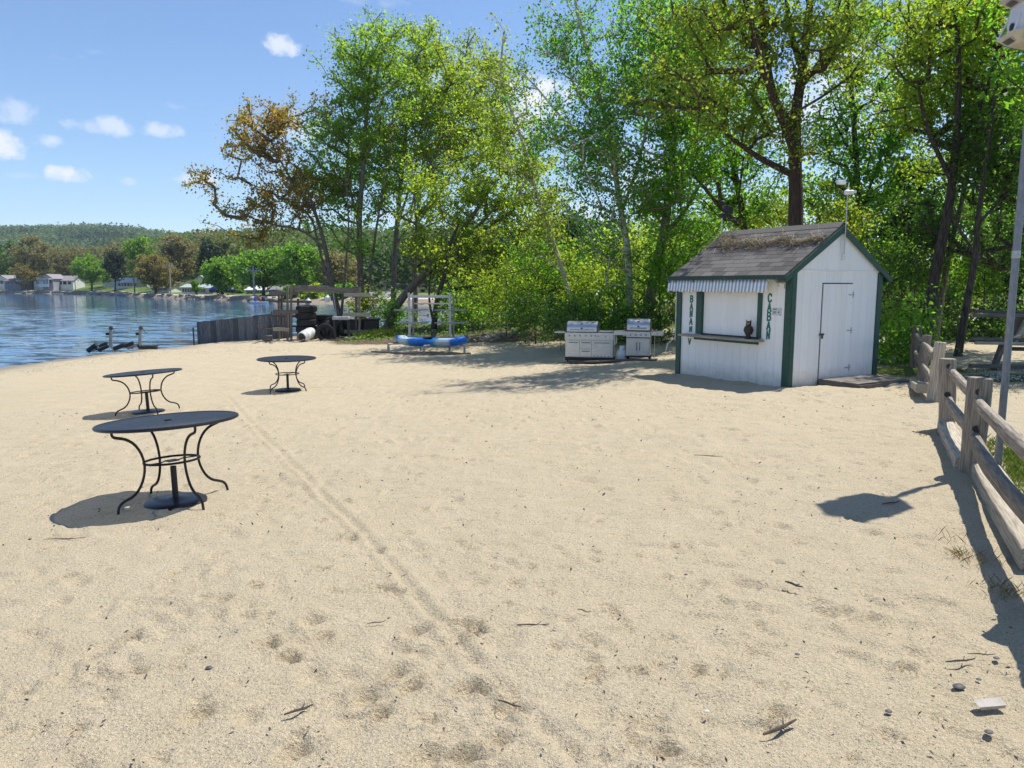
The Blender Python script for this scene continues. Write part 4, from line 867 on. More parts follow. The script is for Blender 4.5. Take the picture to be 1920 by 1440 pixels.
# ------------------------------------------------------------------ shed (snack hut)
def cabana():
    nt = M['white_plank'].node_tree; N = nt.nodes; L = nt.links; b = N['Principled BSDF']; src = b.inputs['Base Color'].links[0].from_socket
    tc = N.new('ShaderNodeTexCoord'); sp = N.new('ShaderNodeSeparateXYZ'); L.new(tc.outputs['Object'], sp.inputs[0]); nn = noise(N, L, tc.outputs['Object'], 7, 6, .7)
    v = mth(N, L, 'SUBTRACT', mth(N, L, 'ADD', .10, mth(N, L, 'MULTIPLY', nn.outputs['Fac'], .45)), sp.outputs[2]); f = mth(N, L, 'MULTIPLY', v, 3.0, True)
    col = mixc(N, L, mth(N, L, 'MULTIPLY', f, .55), src, (.42, .36, .27))
    n3 = noise(N, L, tc.outputs['Object'], 2.2, 7, .75); ch = mth(N, L, 'MULTIPLY', mth(N, L, 'SUBTRACT', n3.outputs['Fac'], .66), 9, True); col = mixc(N, L, mth(N, L, 'MULTIPLY', ch, .5), col, (.34, .31, .28))
    L.new(col, b.inputs['Base Color'])
    B = Vector((5.04, 13.58, -.06)); ang = R(30.2); Wd, Ln, EZ, RZ = 2.60, 2.92, 2.13, 2.94
    t = thing('snack_hut', B, ang, 'small white wooden hut with green trim and grey shingle roof', 'hut')
    rr = random.Random(1)
    def pl(x0, x1, y0, y1, z0, z1, mat='white_plank', name='plank', parent=t, bevel=.004, label=None):
        m = MB(); m.box(x0, x1, y0, y1, z0, z1); return part(name, m, mat, parent, smooth=False, bevel=bevel, label=label)
    # dark core so that joints read dark
    m = MB(); m.box(.05, Wd-.02, .05, Ln-.02, -.1, EZ-.04); part('wall_core', m, 'darkwood_x', t, smooth=False)
    # front wall (x=0 face), planks .2 wide, opening y .74-2.18, z .88-1.80
    y = .11; i = 0
    while y < Ln-.11:
        y1 = min(y+.205, Ln-.11)
        spans = [(-.08, EZ)]
        if y1 > .70 and y < 2.22:
            if y < .70: pl(0, .03, y+.002, .70, -.08, EZ)
            if y1 > 2.22: pl(0, .03, 2.22, y1-.002, -.08, EZ)
            ya, yb = max(y, .70), min(y1, 2.22)
            pl(0, .03, ya+.002, yb-.002, -.08, .84); pl(0, .03, ya+.002, yb-.002, 1.80, EZ)
        else: pl(0, .03, y+.002, y1-.002, -.08, EZ)
        y = y1
    # shutter in the opening, slightly recessed
    y = .74
    while y < 2.17: pl(.012, .045, y+.001, min(y+.16, 2.18)-.001, .88, 1.80, name='shutter_board'); y += .16
    pl(-.035, .035, .64, .735, .86, 1.80, 'green_paint', 'window_trim'); pl(-.05, .035, 2.185, 2.34, .86, 1.80, 'green_paint', 'window_trim')
    pl(-.035, .035, .735, 2.185, 1.78, 1.84, 'green_paint', 'window_trim')
    pl(-.03, .02, .70, 2.40, .74, .80, 'green_paint', 'window_trim')
    beam('shelf', (-.12, .56, .825), (-.12, 2.66, .825), .24, .045, 'timber_x', t, .02, 6, 4, .1)
    # gable wall (y=0 face)
    x = .11
    while x < Wd-.11:
        x1 = min(x+.21, Wd-.11)
        if x1 > .85 and x < 1.73:
            if x < .85: pl(x+.002, .85, 0, .03, -.08, EZ)
            if x1 > 1.73: pl(1.73, x1-.002, 0, .03, -.08, EZ)
            pl(max(x, .85)+.002, min(x1, 1.73)-.002, 0, .03, 1.905, EZ)
        else: pl(x+.002, x1-.002, 0, .03, -.08, EZ)
        x = x1
    # gable boards
    x = .0; sl = (RZ-EZ)/(Wd/2)
    while x < Wd-.01:
        x1 = min(x+.325, Wd); a = lambda q: EZ+.012+sl*(Wd/2-abs(q-Wd/2))
        poly = [(x+.001, EZ+.012), (x1-.001, EZ+.012), (x1-.001, a(x1))] + ([(Wd/2, RZ)] if x < Wd/2 < x1 else []) + [(x+.001, a(x))]
        m = MB(); m.prism(poly, .035, Matrix.Translation((0, -.006, 0))); part('gable_board', m, 'white_plank', t, smooth=False); x = x1
    pl(-.01, Wd+.01, -.02, .0, EZ-.015, EZ+.010, 'white_plank', 'gable_trim')
    # back & right walls (plain, unseen)
    m = MB(); m.box(Wd-.03, Wd, .0, Ln, -.08, EZ); m.box(0, Wd-.03, Ln-.03, Ln, -.08, EZ); m.prism([(0, EZ), (Wd, EZ), (Wd/2, RZ)], .03, Matrix.Translation((0, Ln-.03, 0))); part('rear_wall', m, 'white_plank', t, smooth=False)
    # door: planks
    d = MB(); d.box(.868, 1.715, -.002, .028, .05, 1.885); door = part('door', d, 'white_plank', t, smooth=False)
    xx = .868
    for k in range(5):
        m = MB(); m.box(xx+.0015, xx+.1678, -.022, -.0025, .055, 1.885); part('plank', m, 'white_plank', door, smooth=False, bevel=.003); xx += .1694
    for z in (1.68, 1.0, .28):
        m = MB(); m.box(1.60, 1.76, -.030, -.022, z-.012, z+.012); m.tube([(1.722, -.03, z-.06), (1.722, -.03, z+.06)], .010, 6); part('hinge', m, 'aluminium', door)
    m = MB(); m.box(.80, .93, -.034, -.0225, .93, .965); m.box(.845, .885, -.05, -.034, .87, .93); part('latch', m, 'steel_dark', door)
    m = MB(); m.box(.848, .866, -.004, .01, .02, 1.905); m.box(.866, 1.73, -.004, .01, 1.888, 1.905); part('door_gap', m, 'black', t, smooth=False)
    # corner boards
    pl(-.03, -.001, -.022, .11, -.09, EZ+.0, 'green_paint', 'corner_board'); pl(-.001, .115, -.03, -.001, -.09, EZ-.02, 'green_paint', 'corner_board')
    pl(-.03, -.001, Ln-.11, Ln+.02, -.09, EZ, 'green_paint', 'corner_board'); pl(Wd-.11, Wd+.001, -.03, -.001, -.09, EZ-.02, 'green_paint', 'corner_board'); pl(Wd+.001, Wd+.03, -.022, .11, -.09, EZ, 'green_paint', 'corner_board')
    # roof deck and shingles
    OH, OR = .23, .04
    def rp(x, off=0):  # height of roof plane at x
        return RZ+.03-abs(x-Wd/2)*sl+off
    for s in (0, 1):
        x0 = -OH if s == 0 else Wd+OH; m = MB()
        m.add([(x0, -OR, rp(x0)), (Wd/2, -OR, rp(Wd/2)), (Wd/2, Ln+OR, rp(Wd/2)), (x0, Ln+OR, rp(x0)), (x0, -OR, rp(x0)+.025), (Wd/2, -OR, rp(Wd/2)+.025), (Wd/2, Ln+OR, rp(Wd/2)+.025), (x0, Ln+OR, rp(x0)+.025)],
              [(0, 3, 2, 1), (4, 5, 6, 7), (0, 1, 5, 4), (1, 2, 6, 5), (2, 3, 7, 6), (3, 0, 4, 7)])
        part('roof_deck', m, 'shingle' if s else 'darkwood_x', t, smooth=False)
    L_ = math.hypot(Wd/2+OH, (Wd/2+OH)*sl); ca, sa = (Wd/2+OH)/L_, (Wd/2+OH)*sl/L_
    cw, chh = .30, L_/12
    sm = MB(); sm.box(0, chh*1.25, 0, cw-.006, 0, .011); shm = sm.mesh('shingle'); fixn(shm); finish(shm, 'shingle', False)
    M_sl = Matrix(((ca, 0, -sa, 0), (0, 1, 0, 0), (sa, 0, ca, 0), (0, 0, 0, 1)))
    for r_ in range(12):
        for c_ in range(-1, 11):
            yy = -OR+c_*cw+(r_ % 2)*.15+rr.uniform(-.003, .003)
            if yy < -OR-.16 or yy > Ln+OR-.12: continue
            o = bpy.data.objects.new('shingle', shm); C.objects.link(o); o.parent = t
            u = r_*chh-(.01 if r_ == 0 else 0)
            base = Vector((-OH+u*ca, yy, rp(-OH)+.027+u*sa))
            o.matrix_local = Matrix.Translation(base) @ M_sl @ Matrix.Rotation(R(1.3+rr.uniform(-.3, .3)), 4, 'Y')
            if yy+cw > Ln+OR+.03: o.matrix_local = o.matrix_local @ Matrix.Scale(.55, 4, (0, 1, 0))
            if yy < -OR-.02: o.matrix_local = Matrix.Translation(base+Vector((0, -OR-yy, 0))) @ M_sl @ Matrix.Rotation(R(1.3), 4, 'Y') @ Matrix.Scale(.5, 4, (0, 1, 0))
    m = MB(); m.prism([(Wd/2-.13, rp(Wd/2-.13)+.045), (Wd/2, rp(Wd/2)+.07), (Wd/2+.13, rp(Wd/2-.13)+.045), (Wd/2, rp(Wd/2)+.05)], Ln+2*OR+.02, Matrix.Translation((0, -OR-.01, 0))); part('ridge_cap', m, 'shingle', t, smooth=False)
    # rake boards and fascia
    for s in (-1, 1):
        xe = Wd/2+s*(Wd/2+OH); m = MB()
        m.prism([(Wd/2, rp(Wd/2)-.002), (xe, rp(xe)-.002), (xe, rp(xe)-.11), (Wd/2, rp(Wd/2)-.135)], .028, Matrix.Translation((0, -OR-.03, 0))); part('rake_board', m, 'green_paint', t, smooth=False)
        m = MB(); m.prism([(Wd/2, rp(Wd/2)-.002), (xe, rp(xe)-.002), (xe, rp(xe)-.11), (Wd/2, rp(Wd/2)-.135)], .028, Matrix.Translation((0, Ln+OR+.002, 0))); part('rake_board', m, 'green_paint', t, smooth=False)
    pl(-OH-.03, -OH-.002, -OR-.03, Ln+OR+.03, rp(-OH)-.05, rp(-OH)+.018, 'green_peel', 'fascia')
    pl(Wd+OH+.002, Wd+OH+.03, -OR-.03, Ln+OR+.03, rp(-OH)-.09, rp(-OH)+.018, 'green_paint', 'fascia')
    for k in range(6): pl(-OH+.0, .0, .12+k*.53, .16+k*.53, rp(-OH)-.10, rp(-OH)-.02, 'rackwood_x', 'rafter_tail')
    # awning: rolled tube + striped valance
    m = MB(); m.tube([(-.17, .34, 1.97), (-.17, 3.03, 1.97)], .04, 12); part('awning_roll', m, 'white_plastic', t)
    m, nt, N, L, b = nodes('awning_stripes'); tc = N.new('ShaderNodeTexCoord'); sp = N.new('ShaderNodeSeparateXYZ'); L.new(tc.outputs['Object'], sp.inputs[0])
    w_ = mth(N, L, 'ADD', mth(N, L, 'MULTIPLY', sp.outputs[1], 11.5), mth(N, L, 'MULTIPLY', sp.outputs[2], 0.0)); fr = mth(N, L, 'FRACT', w_); st = mth(N, L, 'GREATER_THAN', fr, .52)
    L.new(mixc(N, L, st, (.80, .82, .84), (.28, .37, .48)), b.inputs['Base Color']); b.inputs['Roughness'].default_value = .7; M['awning'] = m
    m = MB(); n = 250; vs = []; fs = []
    for i in range(n+1):
        yy = .36+2.66*i/n; wv = .004*math.sin(i*.23)+.004*math.sin(i*.11); sc_ = abs(math.sin(i/n*math.pi*11.5))
        for j, zz in enumerate((1.965, 1.88, 1.80, 1.74-.02*sc_+(.012 if (i//22) % 3 == 1 else 0))): vs.append((-.215-.012*j+wv*j*.5, yy, zz))
    for i in range(n):
        for j in range(3): a = i*4+j; fs.append((a, a+1, a+5, a+4))
    m.add(vs, fs); vo = part('awning_valance', m, 'awning', t); so = vo.modifiers.new('t', 'SOLIDIFY'); so.thickness = .003
    m = MB(); vs = [(-.215, .36, 1.965), (-.215, 3.02, 1.965), (-.02, 3.02, 2.03), (-.02, .36, 2.03)]; m.add(vs, [(0, 1, 2, 3)]); vo = part('awning_top', m, 'awning', t); so = vo.modifiers.new('t', 'SOLIDIFY'); so.thickness = .004
    m = MB(); m.tube([(-.17, .33, 1.97), (-.17, .22, 1.96)], .03, 8); m.box(-.20, -.03, .17, .20, 1.90, 2.0); m.tube([(-.19, .2, 1.95), (-.2, .15, 1.90), (-.17, .14, 1.84)], .012, 6); m.tube([(-.12, .17, 1.93), (-.04, .12, 1.88), (-.03, .13, 1.80)], .01, 6); part('awning_bracket', m, 'aluminium', t)
    # thatch lying on the roof
    rg = np.random.default_rng(4); n = 3600
    yy = rg.uniform(-.02, Ln+.05, n); f = yy/Ln; uu = np.interp(f, [0, .12, .3, .55, .8, .95, 1.05], [.74, .70, .76, .74, .78, .95, 1.0])*L_*.92+rg.normal(size=n)*np.interp(f, [0, .5, .85, 1], [.08, .11, .14, .22])+.05*np.sin(f*23)
    th = np.abs(rg.normal(size=n))*.008+.03; P = np.stack([-OH+uu*ca-th*sa, yy, rp(-OH)+uu*sa+th*ca], -1)
    dr = np.stack([-ca*rg.normal(.7, .5, n), rg.normal(0, .8, n), -sa*rg.normal(.6, .4, n)+rg.uniform(-.1, .5, n)], -1); dr /= np.linalg.norm(dr, axis=1)[:, None]
    ln = rg.uniform(.08, .26, n)[:, None]*(.6+.6*np.abs(np.sin(yy*9)))[:, None]; side = np.cross(dr, [0, 0, 1]); side /= np.linalg.norm(side, axis=1)[:, None]+1e-6
    V = np.stack([P-side*.0045, P+side*.0045, P+dr*ln+[0, 0, .01]], 1).reshape(-1, 3); me = npmesh('thatch', V, np.arange(3*n).reshape(n, 3), 'thatch', 3)
    part('thatch', me, None, t, kind='stuff')
    m = MB(); m.tube([(-OH+L_*.64*ca, k*.1*Ln, rp(-OH)+L_*.64*sa+.045+.008*math.sin(k*1.7)) for k in range(0, 11)], .011, 6); part('thatch_pole', m, 'darkwood_x', t)
    # letters
    ST = {'B': [[(0, 0), (0, 1)], [(0, 1), (.55, .97), (.62, .76), (.5, .55), (0, .53)], [(.1, .53), (.6, .48), (.7, .26), (.58, .03), (0, 0)]],
          'A': [[(-.02, 0), (.33, 1), (.68, 0)], [(.15, .33), (.52, .33)], [(-.12, .02), (.14, .02)], [(.52, .02), (.8, .02)]],
          'N': [[(.04, 0), (.04, 1)], [(.04, 1), (.6, 0)], [(.6, 0), (.6, 1)], [(-.08, .02), (.18, .02)], [(.45, .98), (.75, .98)]],
          'C': [[(.68, .72), (.66, .88), (.5, .99), (.25, .99), (.06, .8), (.0, .5), (.06, .2), (.25, .01), (.5, .01), (.66, .14), (.7, .26)]],
          'V': [[(0, 1), (.33, 0), (.66, 1)]]}
    def glyph(ch, yc, z0, h, w, dx=0):
        m = MB(); k = 0; x_ = -.0015
        for poly in ST[ch]:
            for (a, b_) in zip(poly, poly[1:]):
                # screen right = -y direction of the hut
                A = Vector((x_-.0004*k, yc-(a[0]-.33)*w, z0+a[1]*h)); Bq = Vector((x_-.0004*k, yc-(b_[0]-.33)*w, z0+b_[1]*h)); d_ = (Bq-A).normalized(); nn = Vector((0, -d_.z, d_.y))*.0165
                e = d_*.006; m.add([A-e+nn, A-e-nn, Bq+e-nn, Bq+e+nn], [(0, 1, 2, 3)]); k += 1
        for poly in m.v: pass
        me = m.mesh('letter'); finish(me, 'letter_green', False); o = part('letter', me, None, t); s = o.modifiers.new('t', 'SOLIDIFY'); s.thickness = .003; s.offset = 0
    for i, ch in enumerate('BANAN'): glyph(ch, 2.525, 1.515-i*.155+(0 if i < 4 else .0), .125 if i < 4 else .10, .10)
    glyph('V', 2.55, .625, .12, .11)
    for i, ch in enumerate('CABAN'): glyph(ch, .475, 1.555-i*.172, .145, .105)
    # notice
    m = MB(); m.box(-.006, -.001, .19, .40, 1.31, 1.45); so_ = part('notice', m, 'white_plastic', t, smooth=False)
    m = MB()
    for (y0, y1, z0, z1) in [(.30, .39, 1.415, 1.43), (.31, .39, 1.375, 1.382), (.31, .385, 1.36, 1.366), (.31, .39, 1.345, 1.351), (.20, .24, 1.315, 1.322), (.225, .275, 1.365, 1.373), (.246, .254, 1.345, 1.3645), (.246, .254, 1.3735, 1.393)]: m.box(-.0085, -.0062, y0, y1, z0, z1)
    part('notice_print', m, 'black', so_, smooth=False)
    # conduit on the gable
    m = MB(); m.tube([(Wd/2-.02, -.03, RZ-.1), (Wd/2-.02, -.03, EZ+.2)], .008, 6); m.tube([(Wd/2+.05, -.03, RZ-.05), (Wd/2+.05, -.03, EZ+.28), (Wd/2+.08, -.035, EZ+.22)], .008, 6); m.box(Wd/2+.03, Wd/2+.1, -.05, -.012, EZ+.2, EZ+.28); part('conduit', m, 'white_plastic', t)
    m = MB(); m.tube([(-.04, Ln+.03, 2.0), (-.04, Ln+.03, .75), (-.08, Ln+.12, .66), (-.1, Ln+.2, .6), (-.12, Ln+.22, .45)], .012, 6); part('downpipe', m, 'white_plastic', t)
    Mh = Matrix.Translation(B) @ Matrix.Rotation(ang, 4, 'Z')
    # floodlights
    p = Mh @ Vector((Wd/2+.0, -.09, RZ-.5)); fl = thing('floodlight_pole', p, ang, 'thin white pole on the hut gable topped by a white floodlight and small panel', 'floodlight')
    m = MB(); m.tube([(0, 0, 0), (0, 0, 1.12)], .011, 8); part('pole', m, 'aluminium', fl)
    m = MB(); m.box(-.11, .11, -.06, -.01, 1.29, 1.37, Matrix.Rotation(R(-8), 4, 'X')); part('solar_panel', m, 'white_plastic', fl, bevel=.006)
    m = MB(); m.tube([(0, 0, 1.12), (0, -.02, 1.3)], .01, 6); m.lathe([(.02, -.05), (.05, -.04), (.06, .02), (.02, .05)], 12, (-.05, -.03, 1.12)); m.lathe([(.02, -.04), (.045, -.03), (.05, .02), (.02, .04)], 12, (.07, -.03, 1.13)); m.box(.1, .22, -.03, .0, 1.13, 1.17); part('lamp_head', m, 'white_plastic', fl)
    p = Mh @ Vector((Wd/2, Ln+.1, RZ-.3)); fl = thing('floodlight_pole', p, ang, 'thin pole behind the left end of the roof with a black twin floodlight', 'floodlight')
    m = MB(); m.tube([(0, 0, 0), (0, 0, .82)], .013, 8); part('pole', m, 'white_plastic', fl)
    m = MB(); m.box(-.10, .07, -.07, .05, .82, .97, Matrix.Rotation(R(12), 4, 'Y')); m.box(-.03, .13, -.06, .04, .70, .80); m.lathe([(.02, .97), (.07, 1.0), (.05, 1.06), (.01, 1.08)], 10); part('lamp_head', m, 'black', fl, bevel=.01)
    # owl on the shelf
    p = Mh @ Vector((-.12, .85, .849)); ow = thing('owl_figure', p, ang+R(-60), 'brown plastic horned owl perched on the hut shelf', 'owl')
    m = MB(); m.lathe([(.075, 0), (.08, .03), (.06, .06), (.05, .075)], 14); part('base', m, 'owl_dark', ow)
    m = MB(); m.lathe([(.045, .06), (.07, .10), (.082, .17), (.078, .23), (.062, .275), (.055, .285)], 18); part('body', m, 'owl_brown', ow)
    m = MB(); m.lathe([(.05, .275), (.062, .30), (.062, .335), (.045, .36), (.012, .368)], 16); hd = part('head', m, 'owl_dark', ow)
    for s in (-1, 1):
        m = MB(); m.tube([(s*.035, 0, .345), (s*.05, -.003, .375), (s*.06, -.005, .40)], [.02, .012, .001], 6); part('ear_tuft', m, 'owl_dark', hd)
        m = MB(); m.lathe([(.013, 0), (.011, .008), (.002, .011)], 12, (s*.024, -.055, .325), Matrix.Rotation(R(90), 3, 'X')); part('eye', m, 'yellow', hd)
        m = MB(); m.tube([(s*.07, .01, .25), (s*.088, .015, .18), (s*.07, .03, .09)], [.02, .03, .008], 8); part('wing', m, 'owl_dark', ow)
    m = MB(); m.tube([(0, -.058, .315), (0, -.075, .30), (0, -.07, .29)], [.01, .007, .001], 6); part('beak', m, 'yellow', hd)
    ow.scale = (.82, .82, .92)
    # step
    p = Mh @ Vector((.95, -.02, -.03)); st = thing('door_step', p, ang, 'low dark wooden platform at the hut door', 'step')
    for k in range(5): beam('deck_board', (-.12, -.10-k*.165, .125), (1.35, -.10-k*.165, .125), .155, .035, 'rackwood_x', st, .01, 3, k)
    beam('front_board', (-.13, -.87, .05), (1.36, -.87, .05), .03, .13, 'darkwood_x', st); beam('side_board', (-.12, -.02, .05), (-.12, -.86, .05), .03, .13, 'darkwood_x', st); beam('side_board', (1.35, -.02, .05), (1.35, -.86, .05), .03, .13, 'darkwood_x', st)
cabana()

# ------------------------------------------------------------------ tables
def tables():
    m, nt, N, L, b = nodes('perforated_tabletop'); b.inputs['Base Color'].default_value = (.022, .023, .032, 1); b.inputs['Metallic'].default_value = .3; b.inputs['Roughness'].default_value = .42
    tr = N.new('ShaderNodeBsdfTransparent'); mx = N.new('ShaderNodeMixShader'); tc = N.new('ShaderNodeTexCoord')
    nn = noise(N, L, tc.outputs['Object'], 30, 2); rr_ = mth(N, L, 'ADD', mth(N, L, 'MULTIPLY', nn.outputs['Fac'], .2), .3); L.new(rr_, b.inputs['Roughness'])
    # rows of round holes
    vm = N.new('ShaderNodeVectorMath'); vm.operation = 'SCALE'; vm.inputs['Scale'].default_value = 160; L.new(tc.outputs['Object'], vm.inputs[0])
    fr = N.new('ShaderNodeVectorMath'); fr.operation = 'FRACTION'; L.new(vm.outputs[0], fr.inputs[0]); sb = N.new('ShaderNodeVectorMath'); sb.operation = 'SUBTRACT'; L.new(fr.outputs[0], sb.inputs[0]); sb.inputs[1].default_value = (.5, .5, .5)
    ml = N.new('ShaderNodeVectorMath'); ml.operation = 'MULTIPLY'; L.new(sb.outputs[0], ml.inputs[0]); ml.inputs[1].default_value = (1, 1, 0)
    le = N.new('ShaderNodeVectorMath'); le.operation = 'LENGTH'; L.new(ml.outputs[0], le.inputs[0]); hole = mth(N, L, 'LESS_THAN', le.outputs['Value'], .30)
    L.new(hole, mx.inputs[0]); L.new(b.outputs[0], mx.inputs[1]); L.new(tr.outputs[0], mx.inputs[2]); L.new(mx.outputs[0], nt.nodes['Material Output'].inputs['Surface']); M['perf'] = m
    root = thing('patio_table', (0, 0, 0), 0, 'x', 'table', 'round patio tables on the sand')
    H = .71; RT = .635
    m = MB(); n = 64
    m.add([(0.03*math.cos(2*math.pi*k/n), .03*math.sin(2*math.pi*k/n), H) for k in range(n)]+[((RT-.012)*math.cos(2*math.pi*k/n), (RT-.012)*math.sin(2*math.pi*k/n), H) for k in range(n)], [(k, (k+1) % n, n+(k+1) % n, n+k) for k in range(n)])
    for dz in (-.0015, -.003):
        b0 = len(m.v); m.v += [(x, y, H+dz) for (x, y, z) in m.v[:2*n]]; m.f += [tuple(b0+i for i in f) for f in m.f[:n]]
    me = m.mesh('tabletop'); finish(me, 'perf', False); top = part('tabletop', me, None, root)
    m = MB(); m.ring((0, 0, H-.008), RT-.008, .014, 64, 8); part('rim', m, 'tablemetal', top)
    m = MB(); m.ring((0, 0, H+.002), .032, .006, 20, 6); part('umbrella_hole_ring', m, 'bronze', top)
    prof = [(.52, .69), (.525, .655), (.51, .63), (.46, .618), (.40, .60), (.335, .555), (.285, .48), (.262, .40), (.26, .33), (.28, .25), (.325, .17), (.385, .12), (.45, .10), (.50, .08), (.53, .045), (.54, -.03)]
    for k in range(4):
        a = math.pi/2*k; c, s = math.cos(a), math.sin(a); m = MB(); m.tube(smoothpath([Vector((r*c, r*s, z)) for r, z in prof], 1), .0125, 8); part('leg', m, 'bronze', root)
    m = MB(); m.ring((0, 0, .365), .25, .0105, 40, 6)
    m.tube([(.25, 0, .36), (.12, .03, .36), (.05, -.03, .362), (-.05, .03, .362), (-.12, -.03, .36), (-.25, 0, .36)], .006, 6); m.box(-.05, .05, -.05, .05, .355, .365); part('ring', m, 'bronze', root)
    ub = thing('umbrella_base', (0, 0, 0), 0, 'x', 'umbrella stand', 'umbrella stands under the tables')
    m = MB(); m.lathe([(.27, -.02), (.27, .008), (.255, .018), (.18, .026), (.07, .036), (.04, .045)], 40); part('base_plate', m, 'tablemetal', ub)
    m = MB(); m.tube([(0, 0, .04), (0, 0, .33)], .027, 14); m.ring((0, 0, .33), .022, .006, 16, 6); part('post', m, 'black', ub)
    data = [((325, 940), 6.72, 25, (R(-1.0), R(3.0)), 'nearest large round black table, in front of the other two on the sand', 'umbrella stand under the nearest black table', .955),
            ((278, 772), 12.9, 16, (R(2.0), R(-4.5)), 'second round black table, seen edge-on behind the nearest one near the lake', 'umbrella stand under the edge-on table nearest the lake', .98),
            ((540, 731), 16.1, 46, (R(-.5), R(-2.5)), 'farthest round black table, standing by itself towards the timber rack', 'umbrella stand under the farthest black table', .97)]
    tilt = [(R(3.2), R(-4.0)), (R(5.5), R(-4.0)), (R(1.5), R(-2.5))]
    for k, (p, Y, rot, _, l1, l2, s) in enumerate(data):
        q = D(p[0]+(5 if k == 0 else 0), p[1], Y); a = root if k == 0 else dup(root); b_ = ub if k == 0 else dup(ub)
        tx, ty = [(R(-3.4), R(-1.9)), (R(-3.0), R(-3.2)), (R(.3), R(-.2))][k]
        # tilt about world x / y axes, leg rotation about the table's own axis
        va = math.atan2(-q.x, q.y); Mx = Matrix.Translation(q) @ Matrix.Rotation(va, 4, 'Z') @ Matrix.Rotation(ty, 4, 'Y') @ Matrix.Rotation(tx, 4, 'X') @ Matrix.Rotation(R(rot), 4, 'Z') @ Matrix.Diagonal((s, s, 1.07 if k == 0 else s, 1))
        a.matrix_world = Mx; a['label'] = l1
        b_.matrix_world = Matrix.Translation(q+Vector((0, 0, .0))) @ Matrix.Rotation(ty*.6, 4, 'Y') @ Matrix.Rotation(R(rot), 4, 'Z'); b_['label'] = l2
tables()

# ------------------------------------------------------------------ split rail fence
def fence():
    line = lambda Y: Vector((5.45+(Y-9.2)*.475, Y, 0))
    f = thing('split_rail_fence', line(7), 0, 'weathered grey split-rail fence in the right foreground', 'fence'); o0 = line(7)
    ys = [-.4, 1.65, 3.92, 6.98, 9.22]; top = [.98, .98, .95, .94, .90]; P = []
    for i, (y, h) in enumerate(zip(ys, top)):
        p = line(y); p.z = g1(p.x, p.y); P.append(p); lean = [0, 0, .0, .012, -.05][i]
        w, d = ((.225, .15) if i == 3 else (.19, .14))
        post = beam('post', p-o0+Vector((0, 0, -.25)), p-o0+Vector((lean, 0, h-.0)), w, d, 'wood_x', f, .05, 14, 10+i, .30, roll=R(90+25), upref=(0, 1, 0), bevel=.012)
        # mortise holes
        for zz in (.76, .41):
            dr = (line(10)-line(9)).normalized(); m, l = frame(p-o0+Vector((lean*.7, 0, zz+.05))-dr*.088, p-o0+Vector((lean*.7, 0, zz+.05))+dr*.088)
            b = MB(); b.lathe([(.035, -l/2), (.035, l/2)], 12, (0, 0, 0), Matrix.Rotation(R(90), 3, 'Y')); 
            part('mortise', b, 'black', f, m)
    for i in range(len(P)-1):
        a, b = P[i], P[i+1]; dr = (b-a).normalized()
        for k, zz in enumerate((.72, .38)):
            beam('rail', a-o0+Vector((0, 0, zz+(.03 if k else 0)))+dr*.05, b-o0+Vector((0, 0, zz-(0 if i != 2 else .02)))-dr*.05, .085, .125, 'wood_x', f, .10, 16, 40+i*2+k, .22, bend=(.04 if k else -.02), bevel=.008)
    f2 = thing('split_rail_fence', line(11.55), 0, 'older short fence of three leaning posts behind the gap in the fence', 'fence'); o1 = line(11.55); Q = []
    for i, (y, h, ln) in enumerate([(11.55, .93, .07), (14.0, .90, .05), (16.3, .92, .0)]):
        p = line(y)+Vector(((0, .0, 0)[i], 0, 0)); p.z = g1(p.x, p.y); Q.append(p)
        beam('post', p-o1+Vector((0, 0, -.2)), p-o1+Vector((ln, 0, h)), .19 if i else .175, .14, ['timber_x', 'wood_x', 'darkwood_x'][i], f2, .06, 12, 70+i, .28, roll=R(115), upref=(0, 1, 0), bevel=.012)
    for i in range(2):
        a, b = Q[i], Q[i+1]
        for k, zz in enumerate((.72, .34)): beam('rail', a-o1+Vector((-.02, 0, zz)), b-o1+Vector((0, 0, zz)), .08, .11, 'wood_x', f2, .12, 12, 80+i*2+k, .22)
    # railroad-tie timbers lying along the sand side of the fence
    dr = (line(10)-line(9)).normalized(); nrm = Vector((-dr.y, dr.x, 0))
    def tie(ya, yb, off, label, w=.17, h=.15, dz=.0, lift=0):
        a = line(ya)+nrm*off; b = line(yb)+nrm*off; a.z = g1(a.x, a.y)+h/2-.02+dz+lift; b.z = g1(b.x, b.y)+h/2-.02+dz
        o = beam('timber', a, b, w, h, 'timber_x', None, .035, 18, int(ya*10), .10, bevel=.008); tag(o, label, 'timber', 'timbers lying along the fence')
    tie(7.12, 9.1, .03, 'grey timber between the first two posts of the fence', .19, .15)
    tie(4.55, 6.86, -.10, 'thick pale timber in the foreground with a sawn end showing', .23, .17)
    tie(11.75, 13.2, .12, 'short pale timber leaning at the foot of the old posts', .2, .15, lift=.12)
fence()

